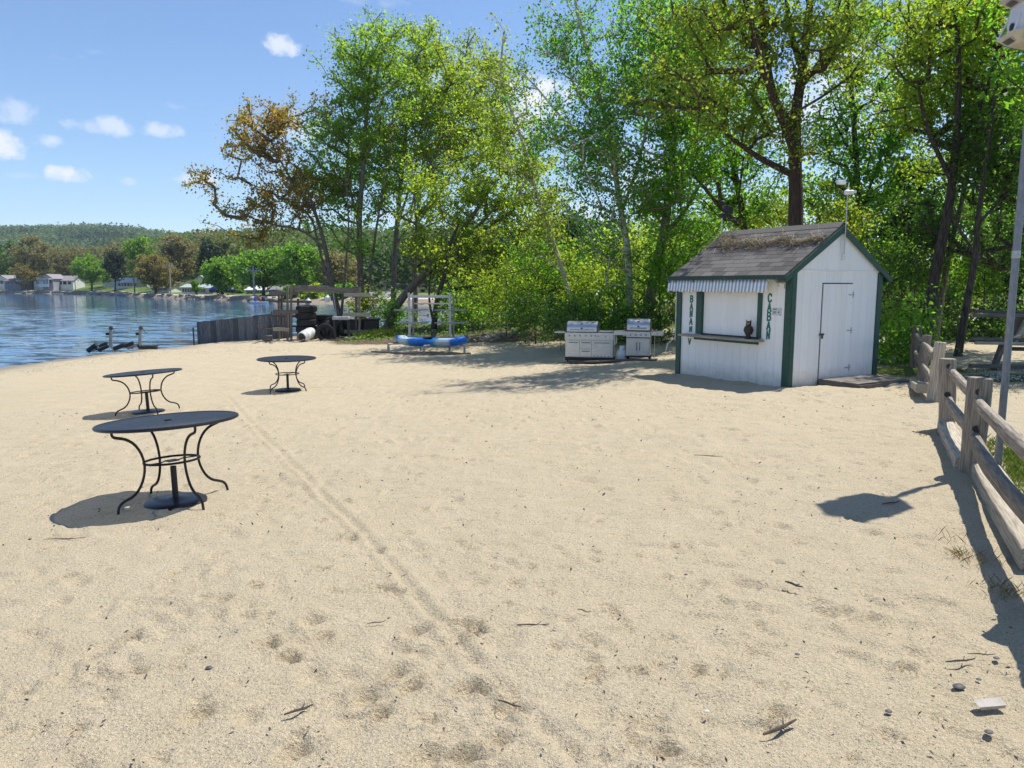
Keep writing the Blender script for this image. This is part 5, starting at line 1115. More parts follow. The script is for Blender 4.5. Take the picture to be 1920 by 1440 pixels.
# ------------------------------------------------------------------ martin house on a pole
def birdhouse():
    p = Vector((4.76, 7.15, 0)); p.z = g1(p.x, p.y)
    t = thing('birdhouse', p, R(10), 'white plastic martin birdhouse on a tall grey metal pole', 'birdhouse')
    m = MB(); m.tube([(0, 0, -.2), (0, 0, 2.4), (0, 0, 4.05)], .033, 14); part('pole', m, 'galv_pole', t)
    m = MB(); m.tube([(0, 0, 2.05), (0, 0, 2.12)], .037, 14); m.tube([(.03, -.02, 1.30), (.08, -.05, 1.33)], .006, 5); part('clamp', m, 'aluminium', t)
    n = 6; rot = R(12)
    def hexring(r, z, ph=0): return [(r*math.cos(rot+ph+2*math.pi*k/n), r*math.sin(rot+ph+2*math.pi*k/n), z) for k in range(n)]
    def stack(prof):
        m = MB(); vs = []
        for r, z in prof: vs += hexring(r, z)
        fs = [(i*n+k, i*n+(k+1) % n, (i+1)*n+(k+1) % n, (i+1)*n+k) for i in range(len(prof)-1) for k in range(n)]+[tuple(range(n-1, -1, -1)), tuple((len(prof)-1)*n+k for k in range(n))]
        return m.add(vs, fs)
    Z0 = 3.98
    for j in range(2):
        z = Z0+j*.33; s = .80
        tray = part('tray', stack([(.12, z), (.24*s, z), (.37*s, z+.07), (.375*s, z+.085), (.34*s, z+.08), (.28*s, z+.055)]), 'beige_plastic', t, smooth=False)
        part('wall', stack([(.245*s, z+.05), (.285*s, z+.19), (.255*s, z+.335)]), 'lav_plastic', t, smooth=False)
        vent = MB()
        for k in range(n):
            a = rot+2*math.pi*(k+.5)/n; c, s_ = math.cos(a), math.sin(a)
            for q in range(-3, 4):
                mm = Matrix.Translation((.285*s*c*.96, .285*s*s_*.96, z+.028)) @ Matrix.Rotation(a, 4, 'Z') @ Matrix.Rotation(R(-28), 4, 'Y'); vent.box(-.03, .03, q*.02-.004, q*.02+.004, -.006, -.002, mm)
        part('vent_slots', vent, 'steel_dark', tray, smooth=False)
        hl = MB()
        for k in range(n):
            a = rot+2*math.pi*(k+.5)/n; mm = Matrix.Rotation(a, 4, 'Z'); 
            vs = [mm @ Vector((.252*s, .035*math.cos(w), z+.15+.035*math.sin(w))) for w in [i*math.pi/6 for i in range(12)]]+[mm @ Vector((.262*s, .035*math.cos(w), z+.15+.035*math.sin(w))) for w in [i*math.pi/6 for i in range(12)]]
            hl.add(vs, [tuple(range(12)), tuple(range(23, 11, -1))]+[(i, (i+1) % 12, 12+(i+1) % 12, 12+i) for i in range(12)])
        part('entrance_holes', hl, 'black', t, smooth=False)
        for k in range(n):
            pr = MB(); a = rot+2*math.pi*k/n; pr.tube([(.36*s*math.cos(a), .36*s*math.sin(a), z+.08), (.275*s*math.cos(a), .275*s*math.sin(a), z+.24)], .008, 5); part('porch_rib', pr, 'white_plastic', t)
    part('roof', stack([(.30, Z0+.66), (.30, Z0+.68), (.05, Z0+.80), (.01, Z0+.81)]), 'white_plastic', t, smooth=False)
birdhouse()

# ------------------------------------------------------------------ grills
def grills():
    p = GY(1106, 21.0); rz = R(-14)
    t = thing('gas_grill', p, rz, 'larger steel gas grill with three cabinet doors and wide control panel', 'grill')
    def bx(name, x0, x1, y0, y1, z0, z1, mat='steel', parent=t, bevel=.006): m = MB(); m.box(x0, x1, y0, y1, z0, z1); return part(name, m, mat, parent, smooth=False, bevel=bevel)
    def lid(x0, x1, z0, h, parent, depth=.5, mat='steel'):
        prof = [(0, 0), (0, h*.38)]+[(depth*.5*(1-math.cos(a)) , h*.38+h*.62*math.sin(a)) for a in [R(q) for q in (12, 25, 40, 55, 70, 90, 110, 130, 150, 170)]]+[(depth, h*.2), (depth, 0)]
        m = MB(); mm = Matrix(((0, 1, 0, x0), (1, 0, 0, -.28), (0, 0, 1, z0), (0, 0, 0, 1))); m.prism(prof, x1-x0, mm); l = part('lid', m, mat, parent, bevel=.005)
        for xx in (x0-.012, x1):
            m = MB(); mm = Matrix(((0, 1, 0, xx), (1, 0, 0, -.285), (0, 0, 1, z0-.003), (0, 0, 0, 1))); m.prism([(a*1.02, b*1.015) for a, b in prof], .014, mm); part('lid_end', m, 'steel_dark', l)
        m = MB(); zz = z0+h*.22; m.tube([(x0+.1, -.28, zz), (x0+.1, -.34, zz), (x1-.1, -.34, zz), (x1-.1, -.28, zz)], .013, 8); part('handle', m, 'steel', l)
        m = MB(); m.lathe([(.03, 0), (.028, .008)], 14, ((x0+x1)/2, -.281, z0+h*.33), Matrix.Rotation(R(90), 3, 'X')); part('thermometer', m, 'steel_dark', l)
        m = MB(); m.box((x0+x1)/2-.035, (x0+x1)/2+.035, -.235, -.20, z0+h*.78, z0+h*.82, None); part('emblem', m, 'steel_dark', l)
        return l
    def knobs(xs, z, parent, y=-.305, r=.022):
        for x in xs:
            m = MB(); m.lathe([(r*1.25, 0), (r*1.25, .006), (r, .008), (r*.8, .035), (r*.5, .037)], 14, (x, y, z), Matrix.Rotation(R(90), 3, 'X')); part('knob', m, 'aluminium', parent)
    bx('cabinet', -.66, .67, -.26, .28, .13, .62); bx('base', -.67, .68, -.27, .29, .04, .13, 'black'); cp = bx('control_panel', -.675, .69, -.30, .26, .62, .82)
    knobs([-.55, -.40, -.25, -.09, .07, .18, .45], .73, cp)
    m = MB(); m.box(.25, .27, -.306, -.299, .71, .75); part('ignition_button', m, 'black', cp)
    bx('hob', -.66, .67, -.27, .27, .82, .84, 'steel_dark'); lid(-.62, .22, .84, .285, t)
    bx('side_shelf', -.98, -.68, -.24, .24, .80, .835); bx('shelf_edge', .69, .72, -.26, .24, .48, .82, 'white_plastic')
    bx('side_burner_cover', .25, .66, -.24, .24, .84, .86)
    for (x0, x1, z0, z1) in [(-.60, -.26, .145, .60), (-.24, .08, .37, .60), (-.24, .08, .145, .36), (.10, .62, .145, .60)]:
        d = bx('door', x0, x1, -.275, -.2605, z0, z1); m = MB(); zz = z1-.06; m.tube([(x0+.05, -.275, zz), (x0+.05, -.30, zz), (x1-.05, -.30, zz), (x1-.05, -.275, zz)], .008, 6); part('handle', m, 'steel_dark', d)
    m = MB(); [m.tube([(x, -.30, .165), (x, -.277, .165)], .014, 8) for x in (.16, .26, .36, .46, .56)]; part('vents', m, 'steel_dark', t)
    for x in (-.60, .60):
        for y in (-.2, .2): m = MB(); m.ring((x, y, .03), .032, .016, 14, 8, 'x'); part('wheel', m, 'rubber', t)
    p2 = GY(1197, 20.6); t2 = thing('gas_grill', p2, rz, 'smaller steel gas grill with two doors and side shelves, right of the larger one', 'grill')
    b2 = lambda *a, **k: bx(*a, parent=t2, **k)
    b2('cabinet', -.32, .32, -.24, .26, .13, .62); b2('base', -.34, .36, -.25, .27, .09, .13, mat='black'); cp = b2('control_panel', -.325, .33, -.29, .25, .64, .80)
    knobs([-.21, -.07, .07, .21], .71, cp, -.295); b2('firebox', -.31, .31, -.22, .26, .80, .83, mat='steel_dark'); lid(-.31, .31, .83, .31, t2, .46)
    b2('side_shelf', -.67, -.33, -.22, .22, .69, .80); s = b2('side_shelf', .335, .66, -.22, .22, .69, .80); knobs([.49], .745, s, -.225)
    for s_, x0, x1 in ((1, -.30, -.005), (-1, .005, .30)):
        d = b2('door', x0, x1, -.255, -.2405, .15, .58); m = MB(); xx = -.045 if s_ == 1 else .045; m.tube([(xx, -.255, .28), (xx, -.28, .28), (xx, -.28, .50), (xx, -.255, .50)], .008, 6); part('handle', m, 'steel_dark', d)
    m = MB(); m.tube([(.42, .15, .05), (.42, .15, .66)], .012, 6); part('leg', m, 'aluminium', t2)
    for x in (-.28, .30):
        for y in (-.18, .2): m = MB(); m.ring((x, y, .055), .035, .018, 14, 8, 'x'); part('wheel', m, 'rubber', t2)
    # long base board
    a = GY(1066, 20.7); b = GY(1232, 20.0); a.z += .03; b.z += .03; o = beam('base_board', a, b, .28, .05, 'darkwood_x', None, .02, 6, 3); tag(o, 'dark board on the sand that both grills stand over', 'board')
    p3 = GY(1166, 20.6); tk = thing('propane_tank', p3, 0, 'white propane tank standing between the two grills', 'gas tank')
    m = MB(); m.lathe([(.10, .0), (.12, .01), (.12, .035), (.10, .04)], 20); part('foot_ring', m, 'tank', tk)
    m = MB(); m.lathe([(.08, .03), (.13, .05), (.15, .09), (.155, .17), (.15, .25), (.12, .30), (.06, .325)], 24); part('cylinder', m, 'tank', tk)
    m = MB(); m.tube([(.0, 0, .32), (0, 0, .37)], .02, 8); m.tube([(-.02, -.03, .36), (.02, -.03, .36)], .02, 8); part('valve', m, 'steel_dark', tk)
    m = MB()
    for k in range(20):
        a0 = R(-60+k*15-90); a1 = R(-60+(k+1)*15-90)
        if k in (9, 10, 11): continue
        m.add([(.085*math.cos(a0), .085*math.sin(a0), .31), (.085*math.cos(a1), .085*math.sin(a1), .31), (.085*math.cos(a1), .085*math.sin(a1), .42), (.085*math.cos(a0), .085*math.sin(a0), .42)], [(0, 1, 2, 3)])
    me = m.mesh('collar'); finish(me, 'tank', False); o = part('collar', me, None, tk); so = o.modifiers.new('t', 'SOLIDIFY'); so.thickness = .006
grills()

# ------------------------------------------------------------------ kayak, its stand, the metal rack
def kayak_and_rack():
    ang = R(-14); c = GY(806, 25.0)
    st = thing('kayak_stand', c, ang, 'low grey metal stand on the sand under the kayak', 'stand')
    for (x, y, h) in [(-1.45, -.1, .27), (-.0, -.55, .30), (1.25, -.1, .30), (-.55, .6, .28), (.5, .6, .28)]:
        m = MB(); m.box(x-.03, x+.03, y-.03, y+.03, -.02, h); part('leg', m, 'galv_pole', st, smooth=False)
    for (a, b) in [((-1.45, -.1), (-.55, .6)), ((0, -.55), (.5, .6)), ((1.25, -.1), (.5, .6)), ((-.55, .6), (.5, .6))]: beam('crossbar', (a[0], a[1], .28), (b[0], b[1], .28), .05, .05, 'aluminium', st)
    beam('ground_rail', (-1.95, -.35, .03), (.3, -.75, .03), .06, .06, 'rackwood_x', st); beam('ground_rail', (.3, -.75, .03), (1.5, -.2, .03), .06, .06, 'rackwood_x', st)
    p = c+Vector((.03, .1, .25)); k = thing('kayak', p, ang, 'blue and white sit-on-top kayak resting on the low stand', 'kayak')
    m, nt, N, L, b = nodes('kayak_shell'); tc = N.new('ShaderNodeTexCoord'); sp = N.new('ShaderNodeSeparateXYZ'); L.new(tc.outputs['Object'], sp.inputs[0]); nn = noise(N, L, tc.outputs['Object'], 6, 3)
    v = mth(N, L, 'ADD', mth(N, L, 'ADD', mth(N, L, 'MULTIPLY', sp.outputs[0], 1/2.7), .5), mth(N, L, 'MULTIPLY', mth(N, L, 'SUBTRACT', nn.outputs['Fac'], .5), .05))
    BL, WH, LB = (.008, .13, .55), (.40, .52, .62), (.03, .28, .60)
    L.new(ramp(N, L, v, [(.0, BL), (.035, BL), (.07, WH), (.17, WH), (.24, (.02, .17, .5)), (.42, BL), (.53, BL), (.58, LB), (.63, WH), (.78, WH), (.83, BL), (1, BL)]), b.inputs['Base Color']); b.inputs['Roughness'].default_value = .35; M['kayak'] = m
    m = MB(); vs = []; fs = []; n = 14; S = 26
    for i in range(S+1):
        t = i/S; x = -1.35+2.7*t; e = abs(2*t-1); w = .38*(1-e**4)**.8+.04; rise = .02*e**3
        for q in range(n):
            a = 2*math.pi*q/n; yy = w*math.cos(a); sn = math.sin(a); zz = (.15*sn if sn > 0 else .20*sn*(1-e**4*.5))+rise+.15
            if sn > .3 and abs(yy) < w*.7 and e < .72: zz -= .07
            vs.append((x, yy, zz))
    for i in range(S):
        for q in range(n): fs.append((i*n+q, i*n+(q+1) % n, (i+1)*n+(q+1) % n, (i+1)*n+q))
    fs += [tuple(range(n)), tuple(S*n+q for q in range(n-1, -1, -1))]; m.add(vs, fs); hull = part('hull', m, 'kayak', k)
    m = MB(); m.tube([(-1.3, 0, .33), (-1.35, 0, .36), (-1.4, 0, .31)], .02, 6); m.tube([(1.28, 0, .33), (1.34, 0, .36), (1.4, 0, .31)], .02, 6); part('carry_handles', m, 'black', k)
    m = MB(); m.box(-.45, -.1, -.386, -.380, .17, .205); part('lettering', m, 'white_plastic', k, smooth=False)
    m = MB(); m.box(-.25, .1, -.2, .2, .24, .28); m.box(.08, .13, -.2, .2, .26, .5); part('seat', m, 'black', k, bevel=.02)
    k.scale = (.92, .95, 1.05)
    # metal rack
    q = GY(806, 29.5); r = thing('boat_rack', q, R(-4), 'empty grey metal boat rack with a white top bar behind the kayak', 'rack')
    for x in (-.81, .81):
        for y in (-.0, .35):
            m = MB(); w_ = .042 if y == 0 else .03; m.box(x-w_+y*.25, x+w_+y*.25, y-w_, y+w_, -.1, 1.86 if y == 0 else 1.8); part('upright', m, 'aluminium' if y == 0 else 'galv_pole', r, smooth=False, bevel=.006)
        for z in (.10, .68, 1.18):
            m = MB(); m.box(x-.60, x+.60, -.085, -.047, z-.022, z+.022); part('arm', m, 'galv_pole', r, smooth=False)
            m = MB(); m.box(x-.50, x+.70, .40, .436, z-.022, z+.022); part('arm', m, 'galv_pole', r, smooth=False)
    m = MB(); m.box(-.763, .763, -.045, .045, 1.66, 1.76); part('top_bar', m, 'aluminium', r, smooth=False, bevel=.006)
    m = MB(); m.box(-.67, .85, .33, .38, 1.40, 1.45); part('rear_bar', m, 'aluminium', r, smooth=False)
kayak_and_rack()

# ------------------------------------------------------------------ timber rack, tyres, junk, plank fence
def left_side():
    M['greyplank'] = pbr('pale_grey_board', (.42, .43, .46), (.3, .3, .32), rough=.6)
    Y = 33.0; ms = Y/FPX
    o0 = GY(543, Y); t = thing('timber_rack', o0, 0, 'weathered timber boat rack with side arms and a long top beam', 'rack')
    def L_(px, py, dy=0): return D(px, py, Y+dy)-o0
    def bm(name, a, b, w, h, mat='rackwood_x', **k): return beam(name, a, b, w, h, mat, t, .015, 3, random.randrange(999), **k)
    for (px, y0, y1, dy, mat) in [(546, 535, 640, 0, 'rackwood_x'), (539, 536, 640, .25, 'rackwood_x'), (674, 538, 624, 0, 'wood_x'), (668, 540, 624, .3, 'rackwood_x'), (523, 550, 640, .5, 'rackwood_x'), (559, 560, 636, .6, 'darkwood_x'), (528, 552, 636, .9, 'darkwood_x')]:
        a = L_(px, y1, dy); b = L_(px, y0, dy); a.z -= .1; bm('post', a, b, .09, .09, mat, upref=(0, 1, 0))
    bm('top_beam', L_(546, 540, .1), L_(668, 546, .1), .06, .25)
    for (x0, x1, y, dy, h, mat) in [(508, 560, 549, .4, .14, 'rackwood_x'), (506, 584, 565, .3, .10, 'darkwood_x'), (512, 562, 584, -.1, .17, 'rackwood_x'), (508, 560, 592, .5, .10, 'darkwood_x'), (512, 542, 617, -.1, .16, 'timber_x'), (500, 560, 611, .4, .08, 'darkwood_x'), (480, 512, 612, .3, .05, 'darkwood_x'), (484, 512, 616, .1, .04, 'darkwood_x')]:
        bm('arm', L_(x0, y, dy), L_(x1, y+1, dy), .06, h, mat)
    for (x0, x1, y, mat) in [(645, 695, 553, 'timber_x'), (643, 694, 590, 'timber_x'), (645, 690, 622, 'rackwood_x')]: bm('arm', L_(x0, y, -.12), L_(x1, y, -.12), .05, .16, mat)
    for (a, b) in [((523, 566), (531, 552)), ((510, 584), (506, 596)), ((512, 610), (508, 620))]: bm('brace', L_(*a, .2), L_(*b, .2), .05, .05, 'darkwood_x')
    g = GY(645, 31.5); g2 = GY(705, 33.0); g.z += .05; g2.z += .06; tag(beam('ground_timber', g, g2, .12, .14, 'rackwood_x', None, .03, 6, 2), 'weathered timber edging the grass right of the tyres', 'timber')
    g = GY(503, 33.0); tag(beam('timber_block', g+Vector((-.25, 0, .12)), g+Vector((.15, .1, .14)), .25, .25, 'darkwood_x', None, .03, 3, 2), 'short dark timber block at the foot of the rack', 'timber')
    # tyres
    def tyre(name, loc, rot, label, r=.42, w=.30, group='black tyres piled by the timber rack'):
        t = thing(name, loc, 0, label, 'tyre', group); m = MB(); n = 28
        prof = [(r*.55, -w*.38), (r*.80, -w*.5), (r*.97, -w*.42), (r, -w*.3), (r, w*.3), (r*.97, w*.42), (r*.80, w*.5), (r*.55, w*.38)]
        vs = [(q*math.cos(2*math.pi*k/n), q*math.sin(2*math.pi*k/n), z) for q, z in prof for k in range(n)]; fs = [(i*n+k, i*n+(k+1) % n, ((i+1) % 8)*n+(k+1) % n, ((i+1) % 8)*n+k) for i in range(8) for k in range(n)]
        m.add(vs, fs); part('casing', m, 'rubber', t)
        tr = MB()
        for k in range(n):
            a = 2*math.pi*(k+.5)/n; mm = Matrix.Rotation(a, 4, 'Z'); tr.box(r-.004, r+.014, -.03, .03, -w*.28, w*.28, mm)
        part('tread', tr, 'rubber', t, smooth=False)
        t.rotation_euler = rot; return t
    P = GY(576, 33.2)
    for k, nm in enumerate(['lowest', 'second lowest', 'middle', 'second highest', 'top']): tyre('tyre', P+Vector((.02*(-1)**k, 0, .15+k*.30)), (R(random.uniform(-2, 2)), R(random.uniform(-2, 2)), k), nm+' tyre of the tall stack beside the left rack post', .44, .30)
    P = GY(611, 34.0)
    for k, nm in enumerate(['bottom', 'lower', 'upper', 'topmost']): tyre('tyre', P+Vector((.03*(-1)**k, 0, .13+k*.26)), (0, 0, k), nm+' tyre of the shorter stack behind the upright tyre', .38, .26)
    P = GY(610, 32.3); tyre('tyre', P+Vector((0, 0, .34)), (R(82), 0, R(12)), 'tyre standing upright facing the beach', .38, .26)
    P = GY(640, 33.0)
    for k, nm in enumerate(['first', 'second', 'third']): tyre('tyre', P+Vector((-.42+k*.28, .15*k, .42)), (R(90), 0, R(62)), nm+' from the left of the large tyres leaning behind the upright one', .50, .30)
    for k, (px, dz, nm) in enumerate([(600, 0, 'left lower'), (630, 0, 'right lower'), (614, .42, 'upper')]):
        p = GY(px, 35.3); p.z += dz; d = thing('dock_float', p, R(4*k), nm+' one of the three black dock floats behind the tyres', 'dock float', 'black dock floats'); m = MB(); m.box(-.42, .42, -.4, .4, 0, .42); part('shell', m, 'black', d, smooth=False, bevel=.04)
        m = MB()
        for q in range(4): m.box(-.36+q*.2, -.30+q*.2, -.415, -.40, .04, .38)
        part('ribs', m, 'black', d, smooth=False)
    for k, (px, nm) in enumerate([(668, 'left'), (697, 'right')]):
        p = GY(px, 33.6); b = thing('black_bin', p, R(5), nm+' of the two black plastic bins by the right rack post', 'bin', 'black bins beside the rack'); m = MB()
        vs = [(sx*(.30+.04*z), sy*(.28+.03*z), z*.72) for z in (0, 1) for sx, sy in ((-1, -1), (1, -1), (1, 1), (-1, 1))]; m.add(vs, [(0, 3, 2, 1), (4, 5, 6, 7), (0, 1, 5, 4), (1, 2, 6, 5), (2, 3, 7, 6), (3, 0, 4, 7)]); part('body', m, 'black', b, smooth=False, bevel=.03)
        m = MB(); m.box(-.37, .37, -.34, .34, .72, .78); part('rim', m, 'black', b, smooth=False, bevel=.015)
    # white drum lying on the sand
    e0 = D(586, 622, 32.3); e1 = D(565, 634, 31.6); p = GY(572, 31.8); d = thing('white_drum', p, 0, 'white plastic drum lying on its side, dark open end to the beach', 'drum')
    fm, l = frame(e0-p, e1-p); fm = fm @ Matrix.Rotation(R(90), 4, 'Y'); fm.translation += Vector((0, 0, .02))
    m = MB(); m.lathe([(.10, -.40), (.18, -.37), (.215, -.28), (.225, -.2), (.235, -.18), (.225, -.16), (.23, .12), (.24, .14), (.23, .16), (.225, .34), (.21, .36)], 24); part('shell', m, 'white_plastic', d, fm)
    m = MB(); m.lathe([(.195, .355), (.19, .368)], 20); part('open_end', m, 'black', d, fm)
    # bench, hanging odds and ends
    p = D(640, 598, 32.0); b = thing('white_bench', Vector((p.x, p.y, g1(p.x, p.y))), R(-6), 'pale plank bench in front of the black tyres', 'bench'); h = p.z-g1(p.x, p.y)
    m = MB(); m.box(-.36, .36, -.14, .14, h-.03, h+.10); part('seat', m, 'greyplank', b, smooth=False, bevel=.02)
    for x in (-.3, .3): m = MB(); m.box(x-.04, x+.04, -.06, .06, 0, h-.03); part('leg', m, 'black', b, smooth=False)
    for (px, py, dy, nm, lab, hh) in [(614, 560, .5, 'white_jug', 'white plastic jug hanging behind the top beam', .36), (578, 566, .6, 'grey_buoy', 'grey buoy hung on the rack above the tall tyre stack', .34)]:
        p = D(px, py, Y+dy); j = thing(nm, p, 0, lab, 'jug' if 'jug' in nm else 'buoy'); m = MB(); m.lathe([(.05, -.16), (.13, -.15), (.14, .0), (.12, .08), (.045, .14), (.04, .19)], 14); part('body', m, 'white_plastic', j)
        m = MB(); m.tube([(0, 0, .18), (.01, 0, .45)], .008, 5); part('cord', m, 'black', j)
    p = D(630, 575, Y+.4); j = thing('kayak_paddle', Vector((p.x, p.y, g1(p.x, p.y))), 0, 'paddle with blue and white blade leaning on the rack beam', 'paddle'); m = MB(); m.tube([(.1, 0, .3), (-.12, .0, 2.1)], .018, 6); part('shaft', m, 'aluminium', j)
    m = MB(); m.prism([(.04, 0), (.19, .02), (.20, .42), (.12, .5), (.05, .42)], .02); part('blade', m, 'blue_tarp', j)
    # plank fence running into the lake
    a = GY(371, 33.5); a = W(371, 644, -.88); b = D(548, 636, 34.2); N_ = 34
    f = thing('plank_fence', a, 0, 'weathered grey plank fence running from the lake edge to the timber rack', 'fence')
    hA, hB = 1.0, 1.22
    for i in range(N_):
        u = (i+.5)/N_; p = a.lerp(b, u)-a; q = (b-a); w = q.length/N_; h = hA+(hB-hA)*u+random.uniform(-.012, .012); an = math.atan2(q.y, q.x)
        m = MB(); m.box(-w/2+.004, w/2-.004, -.012, .012, -.3, h); part('plank', m, 'greywood_z', f, Matrix.Translation(p) @ Matrix.Rotation(an+random.uniform(-.04, .04), 4, 'Z') @ Matrix.Rotation(R(random.uniform(-.7, .7)), 4, 'Y'), smooth=False)
    for z in (.25, .8):
        v = Vector((0, .05, z)); beam('rail', v, b-a+v, .04, .09, 'darkwood_x', f)
    beam('top_rail', (b-a)*.6+Vector((0, -.02, hA+.14)), (b-a)*.95+Vector((0, -.02, hB+.02)), .06, .04, 'darkwood_x', f)
    p = W(364, 648, -.85); m = MB(); m.tube([(0, 0, -.2), (0, 0, .80)], .035, 8); o = part('marker_post', m, 'black'); o.location = p; tag(o, 'thin black post standing at the waterline left of the plank fence', 'post')
    # lift frames in the shallows
    def wz(px, py, Y=29.5): return D(px, py, Y)
    def lift(base, lab, segs, post, floats):
        o = wz(*base); o.z = WATER; t = thing('boat_lift', o, 0, lab, 'boat lift', 'small boat lifts in the shallows')
        for (x0, y0, x1, y1, r, mat) in segs: m = MB(); m.tube([wz(x0, y0)-o, wz(x1, y1)-o], r, 8); part('bunk' if r > .04 else 'frame_bar', m, mat, t)
        (x0, y0, x1, y1) = post; m = MB(); m.tube([wz(x0, y0)-o, wz((x0+x1)/2, (y0+y1)/2)-o, wz(x1, y1)-o], [.075, .05, .065], 6); part('post', m, 'galv_pole', t)
        m = MB(); e = wz(x1, y1)-o; m.lathe([(.05, -.05), (.08, -.03), (.08, .03), (.05, .05)], 12, e+Vector((.05, -.05, -.03)), Matrix.Rotation(R(90), 3, 'Y')); m.tube([e+Vector((.1, -.05, -.03)), e+Vector((.2, -.05, -.2)), e+Vector((.28, -.05, -.21))], .012, 6); part('winch', m, 'steel_dark', t)
        m = MB(); m.box(-.09, .03, -.03, .03, -.05, .06, Matrix.Translation(e+Vector((-.1, 0, -.28)))); part('bow_stop', m, 'black', t)
        for (x0, y0, x1, y1, r) in floats: m = MB(); m.tube([wz(x0, y0)-o, wz(x1, y1)-o], r, 12); part('float', m, 'black', t)
    lift((207, 652), 'left boat lift frame with winch post and black bunks in the shallows', [(165, 658, 181, 646, .10, 'black'), (186, 649, 201, 643, .06, 'black'), (173, 657, 202, 648, .05, 'galv_pole'), (189, 655, 203, 649, .07, 'black'), (174, 650, 190, 658, .06, 'black'), (204, 648, 213, 656, .03, 'aluminium'), (211, 646, 213, 656, .025, 'aluminium')], (208, 648, 207, 613), [])
    lift((262, 652), 'right boat lift frame with winch post and a fat black float', [(214, 654, 235, 646, .09, 'black'), (236, 648, 250, 642.5, .07, 'black'), (239, 653, 258, 646, .06, 'galv_pole'), (225, 651, 250, 653, .03, 'galv_pole'), (258, 646, 262, 654, .04, 'black')], (262.5, 646, 263, 613), [(264, 651, 294.5, 651.5, .075)])
left_side()

# ------------------------------------------------------------------ boat rack at the right, gravel, debris
def right_rack():
    o = GY(1870, 15.2); o.z = g1(o.x, o.y); t = thing('boat_rack', o, R(0), 'dark timber boat rack standing in the shade at the right edge', 'rack')
    def b(n, px0, py0, px1, py1, dy, w, h, mat='rackwood_x'): return beam(n, D(px0, py0, 15.2+dy)-o, D(px1, py1, 15.2+dy)-o, w, h, mat, t, .01, 3, int(py0))
    for (y, dy, x0, mat, h) in [(591, 0, 1826, 'rackwood_x', .075), (584, .12, 1825, 'darkwood_x', .05), (635, .1, 1822, 'rackwood_x', .05), (643, 0, 1829, 'timber_x', .06), (643, .5, 1895, 'rackwood_x', .10), (654, .4, 1892, 'rackwood_x', .08), (686, 0, 1818, 'rackwood_x', .08), (702, -.1, 1823, 'rackwood_x', .09), (687, .6, 1890, 'darkwood_x', .1), (640, .2, 1821, 'darkwood_x', .04)]:
        b('arm', x0, y, 2060, y+3, dy, .09, h, mat)
    b('brace', 1862, 693, 1880, 645, .1, .10, .12, 'darkwood_x'); b('brace', 1903, 640, 1935, 588, .1, .08, .10, 'timber_x'); b('brace', 1897, 625, 1915, 592, .2, .10, .12, 'darkwood_x')
    for px in (1960, 2050): b('post', px, 712, px, 560, .2, .14, .14, 'darkwood_x')
    b('ground_beam', 1870, 712, 1960, 706, .3, .1, .1, 'darkwood_x')
    # crushed pale gravel patch
    rg = np.random.default_rng(8); n = 2600; px = rg.uniform(1755, 2050, n); 
    c = []
    for a in px:
        q = GY(float(a), float(rg.normal(14.6, .35))); c.append((q.x, q.y, q.z+.015))
    V, F = quads(np.array(c), .05*(.6+rg.random(n)), 1.5, .9, rg=rg); M['gravel'] = pbr('pale_gravel', (.62, .60, .56), (.4, .39, .37), ns=20, rough=.9)
    tag(part('gravel', npmesh('gravel', V, F, 'gravel', 4), None), 'pale gravel strip in front of the boat rack', 'gravel', kind='stuff')
right_rack()

